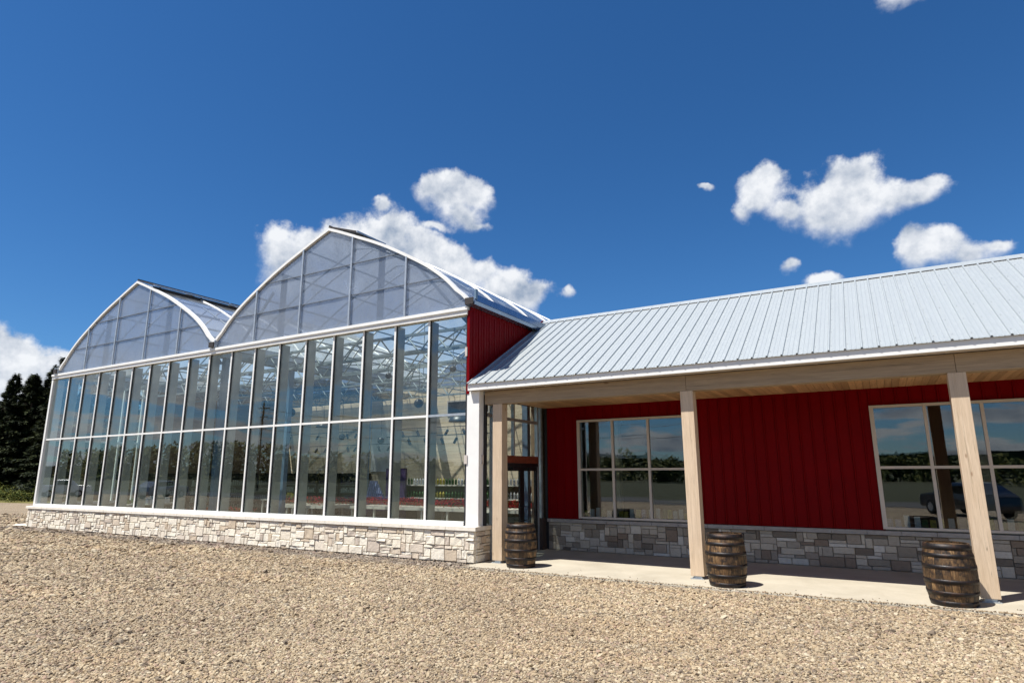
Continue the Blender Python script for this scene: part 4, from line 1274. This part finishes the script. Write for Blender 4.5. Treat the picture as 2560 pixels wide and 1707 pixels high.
# shelving with bottles in front of the pine wall
t = empty('shelf_unit', (16.6,7.6,0), 'cream two tier shelf of green and white bottles before the pine wall', 'shelf')
for z in (1.13, 1.64): MB().box(13.3,7.4,z, 20.2,7.95,z+0.05).build('shelf_board', M['shelf'], t)
MB().box(13.3,7.92,0, 20.2,7.97,1.64).build('shelf_back', simple('shelf_back_green',(0.10,0.11,0.06),0.7), t)
for x in (13.24, 20.14): MB().box(x,7.4,0, x+0.07,7.98,2.1).build('side_panel', M['shelf'], t)
bm_ = {}
for nm in ('greenitem','paperwhite','yellowitem','blueitem','purple'):
    me = MB().lathe([(0.045,0),(0.047,0.02),(0.047,0.14),(0.03,0.17),(0.018,0.19),(0.018,0.215)],0,0,8).mesh('bottle'); me.materials.append(M[nm]); bm_[nm] = me
ORD = 'first second third fourth fifth sixth seventh eighth ninth tenth eleventh twelfth thirteenth fourteenth fifteenth sixteenth seventeenth eighteenth nineteenth twentieth'.split()
def nth(n):
    if n < 20: return ORD[n]
    t_ = {2:'twenty',3:'thirty',4:'forty',5:'fifty'}[(n+1)//10]
    return (t_+'-'+ORD[(n+1)%10-1]) if (n+1)%10 else {2:'twentieth',3:'thirtieth',4:'fortieth',5:'fiftieth'}[(n+1)//10]
for z in (1.18, 1.69):
    x = 13.5; nb = 0
    while x < 20.1:
        kind = 'paperwhite' if (x > 18.6) else ('yellowitem' if 15 < x < 15.8 else ('greenitem' if random.random() < .75 else 'paperwhite'))
        cn = {'greenitem':'green','paperwhite':'white','yellowitem':'yellow'}[kind]
        o = piece('bottle', bm_[kind], None, (x,7.5,z), (1,1,1.2))
        tag(o, cn+' bottle, '+nth(nb)+' from the far end of the '+('upper' if z > 1.5 else 'lower')+' cream shelf', 'bottle', cn+' bottles on the cream shelves')
        x += 0.15; nb += 1
# pyramid of blue cans and purple display
t = empty('can_display', (12.9,7.0,0), 'dark purple display stand stacked with pale blue and white cans', 'display stand')
MB().box(12.2,6.7,0, 14.0,7.3,1.18).build('stand', M['purple'], t)
MB().box(12.95,7.2,1.18, 14.0,7.3,2.35).build('back_board', M['purple'], t)
canm = MB().lathe([(0.05,0),(0.05,0.13)],0,0,8).mesh('can'); canm.materials.append(M['blueitem'])
for lay in range(5):
    for k in range(8-lay):
        o = piece('can', canm, None, (12.3+lay*0.03+k*0.115,6.85,1.182+lay*0.132))
        tag(o, 'pale blue can, '+nth(k)+' in the '+['bottom','second','third','fourth','top'][lay]+' row of the purple display stand', 'can', 'cans stacked on the purple stand')
# drink coolers along the back and left walls
def cooler(x, y, wdt, label, rz=0, mat='blackwall'):
    t = empty('cooler', (x,y,0), label, 'cooler', 'black glass door coolers', rz=0)
    if rz == 0:
        MB().box(x,y,0, x+wdt,y+0.7,2.18).build('cabinet', M['black'], t)
        for k, zz in enumerate((0.35,0.75,1.15,1.55)):
            MB().box(x+0.08,y-0.006,zz, x+wdt-0.08,y-0.002,zz+0.03).build('shelf', M['fin'], t)
            mb = MB(); xx = x+0.12
            while xx < x+wdt-0.15:
                mb.box(xx,y-0.03,zz+0.03, xx+0.09,y-0.008,zz+0.03+random.uniform(.15,.27)); xx += 0.13
            tag(mb.build('packets', M['purple'] if k % 2 else M['winframe'], t), kind='stuff')
        MB().box(x+0.05,y-0.055,0.2, x+wdt-0.05,y-0.045,2.0).build('glass_door', M['glass'], t)
    else:
        MB().box(x,y,0, x+0.7,y+wdt,2.18).build('cabinet', M['black'], t)
        for k, zz in enumerate((0.35,0.75,1.15,1.55)):
            MB().box(x+0.702,y+0.08,zz, x+0.706,y+wdt-0.08,zz+0.03).build('shelf', M['fin'], t)
            mb = MB(); yy = y+0.12
            while yy < y+wdt-0.15:
                mb.box(x+0.706,yy,zz+0.03, x+0.73,yy+0.09,zz+0.03+random.uniform(.12,.25)); yy += 0.13
            tag(mb.build('packets', M['fin'], t), kind='stuff')
        MB().box(x+0.745,y+0.05,0.2, x+0.755,y+wdt-0.05,2.0).build('glass_door', M['glass'], t)
for k, x in enumerate((0.9, 2.55, 4.2, 5.85)):
    cooler(x, 11.55, 1.55, ['black cooler in the back corner against the pine wall','second black cooler from the back corner','third black cooler from the back corner','black cooler at the right end of the back row, next to the pale opening'][k])
for k, y in enumerate((4.5, 6.3, 8.1, 9.9)):
    cooler(0.02, y, 1.7, ['first black cooler on the side wall, next to the side glazing','second black cooler along the side wall','third black cooler along the side wall','last black cooler on the side wall by the back corner'][k], 1)
# low display tables in the left part
def display(x, y, wx, wy, h, label, mat):
    t = empty('display_table', (x,y,0), label, 'table')
    MB().box(x-wx/2,y-wy/2,h-0.05, x+wx/2,y+wy/2,h).build('table_top', M['shelf'], t)
    for sx in (-1,1):
        for sy in (-1,1):
            MB().box(x+sx*(wx/2-0.08)-0.03,y+sy*(wy/2-0.08)-0.03,0, x+sx*(wx/2-0.08)+0.03,y+sy*(wy/2-0.08)+0.03,h-0.052).build('leg', M['shelf'], t)
    mb = MB()
    for _ in range(26):
        a = x+random.uniform(-wx/2+.1,wx/2-.1); b_ = y+random.uniform(-wy/2+.1,wy/2-.1); s_ = random.uniform(.04,.09)
        mb.box(a-s_,b_-s_,h+0.001, a+s_,b_+s_,h+random.uniform(.08,.3))
    tag(mb.build('goods', mat, t), kind='stuff')
display(4.2, 2.6, 1.5, 1.2, 0.95, 'small cream table of goods near the left end of the glass front', M['paperwhite'])
display(7.0, 7.2, 2.2, 1.3, 1.0, 'cream table with yellow and green goods in front of the side coolers', M['yellowitem'])
display(2.2, 3.0, 1.4, 1.0, 0.85, 'low table of small pots closest to the side glazing', M['greenitem'])
display(18.9, 9.6, 1.6, 1.0, 1.0, 'table of white goods seen through the entrance doors', M['paperwhite'])
# goods on the shop window sills
gk = ['paperwhite','greenitem','yellowitem','purple','blueitem']
jarm = {}
for nm in gk:
    me = MB().box(-0.045,-0.04,0,0.045,0.04,0.17).box(-0.047,-0.042,0.03,0.047,-0.0405,0.12).mesh('packet'); me.materials.append(M[nm]); jarm[nm] = me
for (a, b_), wname in ((WIN[0], 'first shop window by the entrance'), (WIN[1], 'second shop window behind the last post')):
    MB_ = MB().box(a,3.42,0.0, b_,3.85,0.90)
    o = MB_.build('window_shelf', M['shelf']); tag(o, 'low cream shelf behind the glass of the '+wname, 'shelf')
    x = a+0.1; nb = 0
    while x < b_-0.1:
        nm = random.choice(gk+['paperwhite','paperwhite'])
        cn = {'paperwhite':'white','greenitem':'green','yellowitem':'yellow','purple':'purple','blueitem':'pale blue'}[nm]
        p = piece('packet', jarm[nm], None, (x,3.52,0.901), (1.2,1,random.uniform(1.0,1.7)))
        tag(p, cn+' packet, '+nth(nb)+' in the row behind the '+wname, 'packet', cn+' packets behind the '+wname); nb += 1
        x += random.uniform(0.13, 0.2)
# tall potted plant behind the entrance doors
t = empty('potted_plant', (20.9,3.6,0), 'tall green leafy plant in a white pot just inside the entrance', 'plant')
MB().lathe([(0.16,0),(0.22,0.4),(0.2,0.4)],20.9,3.6,16).build('pot', M['paperwhite'], t)
mb = MB()
for _ in range(700):
    z = random.uniform(0.5,1.9); r_ = 0.3*math.sin((z-0.4)/1.6*math.pi)+0.05; a = random.uniform(0,6.28)
    p = Vector((20.9+r_*random.random()*math.cos(a),3.6+r_*random.random()*math.sin(a),z)); d_ = Vector((math.cos(a),math.sin(a),random.uniform(-.5,.5)))*0.09
    s_ = Vector((-d_.y,d_.x,0))*0.35
    b0 = len(mb.v); mb.v += [tuple(p),tuple(p+d_*0.5+s_),tuple(p+d_),tuple(p+d_*0.5-s_)]; mb.f.append((b0,b0+1,b0+2,b0+3))
me = mb.mesh('foliage'); me.materials.append(M['plantleaf']); o = bpy.data.objects.new('foliage', me); COL.objects.link(o); o.location = (-20.9,-3.6,0); o.parent = t

# ================================================================== TREES
def spruce_mesh(H, Rb, seed, n=62000):
    rr = random.Random(seed)
    cr_ = MB(); levels = int(H*3.0)
    for _ in range(levels*9):
        f = rr.random()**1.15
        z = 0.06*H + f*H*0.94
        L_ = Rb*(1-f)**0.9*rr.uniform(0.5,1.2)+0.10
        a = rr.uniform(0, 2*math.pi)
        droop = rr.uniform(-0.05,-0.35)+0.45*f
        tufts = max(5, int(n/(levels*9)*(L_/Rb)*1.7))
        for k in range(tufts):
            t_ = rr.random()**0.55
            r_ = L_*t_
            p = Vector((math.cos(a)*r_, math.sin(a)*r_, z + droop*r_ + rr.uniform(-.16,.12)))
            side = rr.uniform(-1,1)*0.30*L_*(1-t_*0.55)
            p += Vector((-math.sin(a), math.cos(a), 0))*side
            s_ = rr.uniform(0.14,0.30)
            dd = Vector((math.cos(a)+rr.uniform(-.8,.8), math.sin(a)+rr.uniform(-.8,.8), rr.uniform(-.7,.25))).normalized()
            w_ = dd.cross(Vector((rr.uniform(-.5,.5),rr.uniform(-.5,.5),1))).normalized()*s_*0.30
            b0 = len(cr_.v)
            cr_.v += [tuple(p-w_), tuple(p+w_), tuple(p+dd*s_*1.5)]
            cr_.f.append((b0,b0+1,b0+2))
    me = cr_.mesh('crown'); me.materials.append(M['needle'])
    tr = MB().tube([(0,0,0),(0,0,H*0.5),(0,0,H*0.98)], [H*0.018,H*0.011,0.012], 8)
    for k in range(46):
        f = rr.uniform(0.05,0.9); a = rr.uniform(0,6.28); L_ = Rb*(1-f)**0.75*0.8
        tr.tube([(0,0,f*H),(math.cos(a)*L_,math.sin(a)*L_,f*H-0.15*L_)], [0.035*(1-f)+0.01,0.006], 4)
    tm = tr.mesh('trunk'); tm.materials.append(M['bark'])
    return me, tm
SP = [spruce_mesh(12, 2.9, 1), spruce_mesh(12, 2.5, 2), spruce_mesh(12, 3.4, 3)]
trees = [(-43.5,15.0,12.3,0,'dark spruce tree just left of the greenhouse, second from the picture edge'),
         (-40.0,17.5,14.0,1,'tall dark spruce whose tip rises closest to the greenhouse corner'),
         (-46.0,19.5,14.2,2,'tall dark spruce between the two nearer spruces, slightly behind'),
         (-47.0,13.2,10.6,2,'shorter dark spruce at the left edge of the trees'),
         (-36.5,16.5,12.2,2,'dark spruce partly hidden behind the greenhouse corner'),
         (-33.0,19.0,13.0,0,'dark spruce seen through the end panes of the greenhouse'),
         (-29.0,21.0,12.6,1,'narrow dark spruce seen through the greenhouse behind the side glazing'),
         (-51,20,13.0,0,'dark spruce behind the shorter one at the left edge'),
         (-24.5,23.0,12.0,2,'broad dark spruce behind the greenhouse beyond the side glazing'),
         (-38,23.0,14.5,0,'dark spruce of the rear row behind the tall slim spruce'),
         (-45.0,17.0,12.6,0,'dark spruce filling the gap behind the shorter left edge spruce'),
         (-41.8,16.0,12.4,2,'broad dark spruce between the two nearest spruces'),
         (-48.5,16.5,11.8,1,'slim dark spruce cut by the left picture edge'),
         (-38.5,19.5,13.0,2,'broad dark spruce filling the gap beside the greenhouse corner'),
         (-44,26,14.0,1,'slim spruce in the rear row of the left trees')]
for i, (x, y, h, k, lab) in enumerate(trees):
    t = empty('spruce_tree', (x,y,-0.2), lab, 'tree', 'dark spruces left of the greenhouse')
    cm, tm = SP[k]
    s_ = h/12
    for nm, me in (('crown', cm), ('trunk', tm)):
        o = bpy.data.objects.new(nm, me); COL.objects.link(o); o.parent = t; o.scale = (s_,s_,s_); o.rotation_euler.z = i*1.3
# bushes and dry grass strip at the foot of the trees
def bush(x, y, r, h, lab, seed):
    rr = random.Random(seed); mb = MB()
    for _ in range(1500):
        a = rr.uniform(0,6.28); q = rr.random()**0.5; z = rr.random()**0.8
        p = Vector((x+math.cos(a)*r*q*(1-z*0.4), y+math.sin(a)*r*q*(1-z*0.4), -0.05+z*h*rr.uniform(0.6,1.1)))
        s_ = rr.uniform(.05,.12); d_ = Vector((rr.gauss(0,1),rr.gauss(0,1),rr.gauss(0,.7))).normalized()*s_; w_ = d_.cross(Vector((0,0,1))).normalized()*s_*0.5
        b0 = len(mb.v); mb.v += [tuple(p),tuple(p+d_*.5+w_),tuple(p+d_),tuple(p+d_*.5-w_)]; mb.f.append((b0,b0+1,b0+2,b0+3))
    me = mb.mesh('bush', (x,y,0)); me.materials.append(M['bushleaf'])
    o = bpy.data.objects.new('bush', me); o.location = (x,y,0); COL.objects.link(o)
    tag(o, lab, 'bush', 'green bushes at the foot of the spruces')
bl = ['low green bush at the left edge below the spruces','green bush next to the small dark post','green bush halfway between the dark post and the greenhouse','green bush rising nearest the greenhouse corner','small yellow green bush closest to the gravel edge','green bush behind the others under the spruces','green bush hidden mostly by the greenhouse corner']
for i, (x, y, r, h) in enumerate([(-43.5,12.6,1.6,1.35),(-40.5,12.3,1.5,1.2),(-38.2,12.4,1.5,1.4),(-35.4,12.3,1.7,1.3),(-31.5,12.0,1.1,0.9),(-40,14,2.0,1.5),(-31.5,14.2,2.0,1.5)]):
    bush(x, y, r, h, bl[i], i)
mb = MB(); pts = [(-70,9.0),(-31.5,10.55),(-27,11.1),(-24,13.5),(-70,13.5)]
mb.v = [(x,y,-0.028) for x,y in pts]; mb.f = [tuple(range(5))[::-1]]
tag(mb.build('grass_verge', M['grassedge']), kind='structure')
o = MB().box(-38.35,11.3,-0.05,-37.95,11.6,0.62).box(-38.42,11.25,0.62,-37.88,11.65,0.70).build('stump_post', M['bark'], bevel=0.02)
tag(o, 'small dark post standing in the grass below the spruces', 'post')
# white rock half sunk beside the base corner
o = MB().lathe([(0.02,0),(0.22,0.02),(0.25,0.07),(0.12,0.12),(0.02,0.13)],0,0,9).mesh('flat_rock'); o.materials.append(M['stone'])
ro = bpy.data.objects.new('flat_rock', o); ro.location = (-1.2,0.1,-0.035); ro.scale = (1.9,1.0,0.8); ro.rotation_euler.z = 0.5; COL.objects.link(ro)
tag(ro, 'flat pale rock lying on the gravel left of the stone base', 'rock')

# ================================================================== WHAT THE GLASS REFLECTS (behind the viewer)
def broadleaf_band():
    rr = random.Random(9); mb = MB()
    for k in range(400):
        x = -330 + k*1.7 + rr.uniform(-2,2); y = -150 + rr.uniform(-8,8)
        if x > -60 and rr.random() < 0.25: continue
        h = rr.uniform(5,7.5) + (8 if x < -165 else 3 if x < -130 else 0)
        if x > 20: h *= 0.8
        for _ in range(110):
            a = rr.uniform(0,6.28); q = rr.random()**0.5*4.0; z = rr.uniform(0.0,1)
            p = Vector((x+math.cos(a)*q*(1.1-z*0.7), y+math.sin(a)*q*(1.1-z*0.7), z*h))
            s_ = rr.uniform(.7,1.4); d_ = Vector((rr.gauss(0,1),rr.gauss(0,1),rr.gauss(0,1))).normalized()*s_; w_ = d_.cross(Vector((0.3,0.2,1))).normalized()*s_*0.6
            b0 = len(mb.v); mb.v += [tuple(p-w_),tuple(p+w_),tuple(p+d_*1.2)]; mb.f.append((b0,b0+1,b0+2))
    me = mb.mesh('far_woods'); me.materials.append(M['bushleaf'])
    o = bpy.data.objects.new('far_woods', me); COL.objects.link(o); tag(o, kind='stuff')
broadleaf_band()
def pole(x, y, h, lab):
    t = empty('utility_pole', (x,y,0), lab, 'utility pole', 'utility poles across the road')
    MB().tube([(x,y,-0.1),(x,y,h)], [0.17,0.11], 10).build('pole_shaft', M['polewood'], t)
    MB().box(x-1.2,y-0.06,h-1.0, x+1.2,y+0.06,h-0.87).build('crossarm', M['polewood'], t)
    MB().box(x-0.9,y-0.06,h-2.3, x+0.9,y+0.06,h-2.2).build('crossarm', M['polewood'], t)
pole(-50.7,-50,12.9,'brown utility pole reflected in the greenhouse glass')
pole(38,-52,12.9,'brown utility pole across the road behind the viewer, at the end of the wires')
for k, (z, dy) in enumerate(((11.9,-0.9),(11.9,0.9),(10.6,-0.5),(9.2,0))):
    pts = []
    for i in range(25):
        f = i/24; pts.append((-50.7+88.7*f, -50+dy-2*f, z-4*3.3*f*(1-f)))
    o = MB().tube(pts, 0.035, 4).build('power_line', M['dark'])
    tag(o, ['front upper power line reflected in the glass','rear upper power line reflected in the glass','middle power line reflected in the glass','lowest power line reflected in the glass'][k], 'wire', 'power lines across the road')
def car(x, y, rz, paint, lab, pick=False):
    t = empty('parked_car', (x,y,0), lab, 'car', 'vehicles parked facing the shop', rz=rz)
    L_, W_ = 4.6, 1.82
    prof = [(-2.3,0.35),(-2.3,0.75),(-2.22,0.95),(-1.3,1.05),(-0.55,1.52),(0.1,1.62),(1.3,1.60),(1.95,1.2),(2.25,1.05),(2.3,0.6),(2.25,0.35)]
    if pick: prof = [(-2.6,0.45),(-2.6,0.95),(-2.5,1.12),(-1.35,1.20),(-0.75,1.75),(0.55,1.80),(0.75,1.2),(2.6,1.18),(2.6,0.5)]
    off = (0,0,0)
    def add(mb, nm, mat, bev=0.0, par=None, smooth=False):
        import bmesh
        me = mb.mesh(nm, (0,0,0), smooth); bm = bmesh.new(); bm.from_mesh(me); bmesh.ops.recalc_face_normals(bm, faces=bm.faces)
        if bev: bmesh.ops.bevel(bm, geom=list(bm.edges), offset=bev, segments=3, affect='EDGES')
        bm.to_mesh(me); bm.free(); me.materials.append(mat)
        o = bpy.data.objects.new(nm, me); COL.objects.link(o); o.parent = par or t; return o
    n = len(prof); mb = MB()
    for yy, ins in ((-W_/2,1),(W_/2,1)):
        for (a, b_) in prof:
            k = 1.0 - max(0, b_-1.0)*0.28
            mb.v.append((a, yy*k, b_))
    mb.f.append(tuple(range(n))[::-1]); mb.f.append(tuple(range(n,2*n)))
    for i in range(n): j = (i+1)%n; mb.f.append((i,j,n+j,n+i))
    add(mb, 'body', paint, 0.05)
    # glass
    gm_ = MB().prism([(-1.22,1.09),(-0.52,1.55),(-0.45,1.55),(-0.45,1.09)] if not pick else [(-1.25,1.25),(-0.74,1.72),(-0.66,1.72),(-0.66,1.25)], 1, -0.70, 0.70)
    add(gm_, 'windscreen', M['cardark'])
    for s_ in (-1,1):
        add(MB().prism([(-0.8,1.08),(-0.4,1.46),(1.2,1.46),(1.55,1.08)] if not pick else [(-0.9,1.24),(-0.55,1.65),(0.45,1.65),(0.5,1.24)], 1, s_*0.78, s_*0.895), 'side_window', M['cardark'])
        add(MB().box(-2.33,s_*0.78-0.16,0.72,-2.25,s_*0.78+0.10,0.88), 'headlight', M['lampglass'], 0.02)
        for wx in (-1.45, 1.45):
            wh = add(MB().tube([(wx,s_*0.74,0.34),(wx,s_*0.93,0.34)],0.34,20), 'wheel', M['tyre'])
            add(MB().tube([(wx,s_*0.93,0.34),(wx,s_*0.945,0.34)],0.2,14), 'rim', M['galv'], par=wh)
    add(MB().box(-2.34,-0.6,0.42,-2.29,0.6,0.62), 'grille', M['dark'], 0.01)
car(34.6,-19.5, R(60), M['carblue'], 'dark blue car reflected in the second shop window')
car(-42.0,-19.5, R(100), M['carwhite'], 'white pickup reflected in the leftmost greenhouse panes', True)
car(-27.0,-21.0, R(80), M['carsilver'], 'silver car reflected in the left half of the greenhouse')
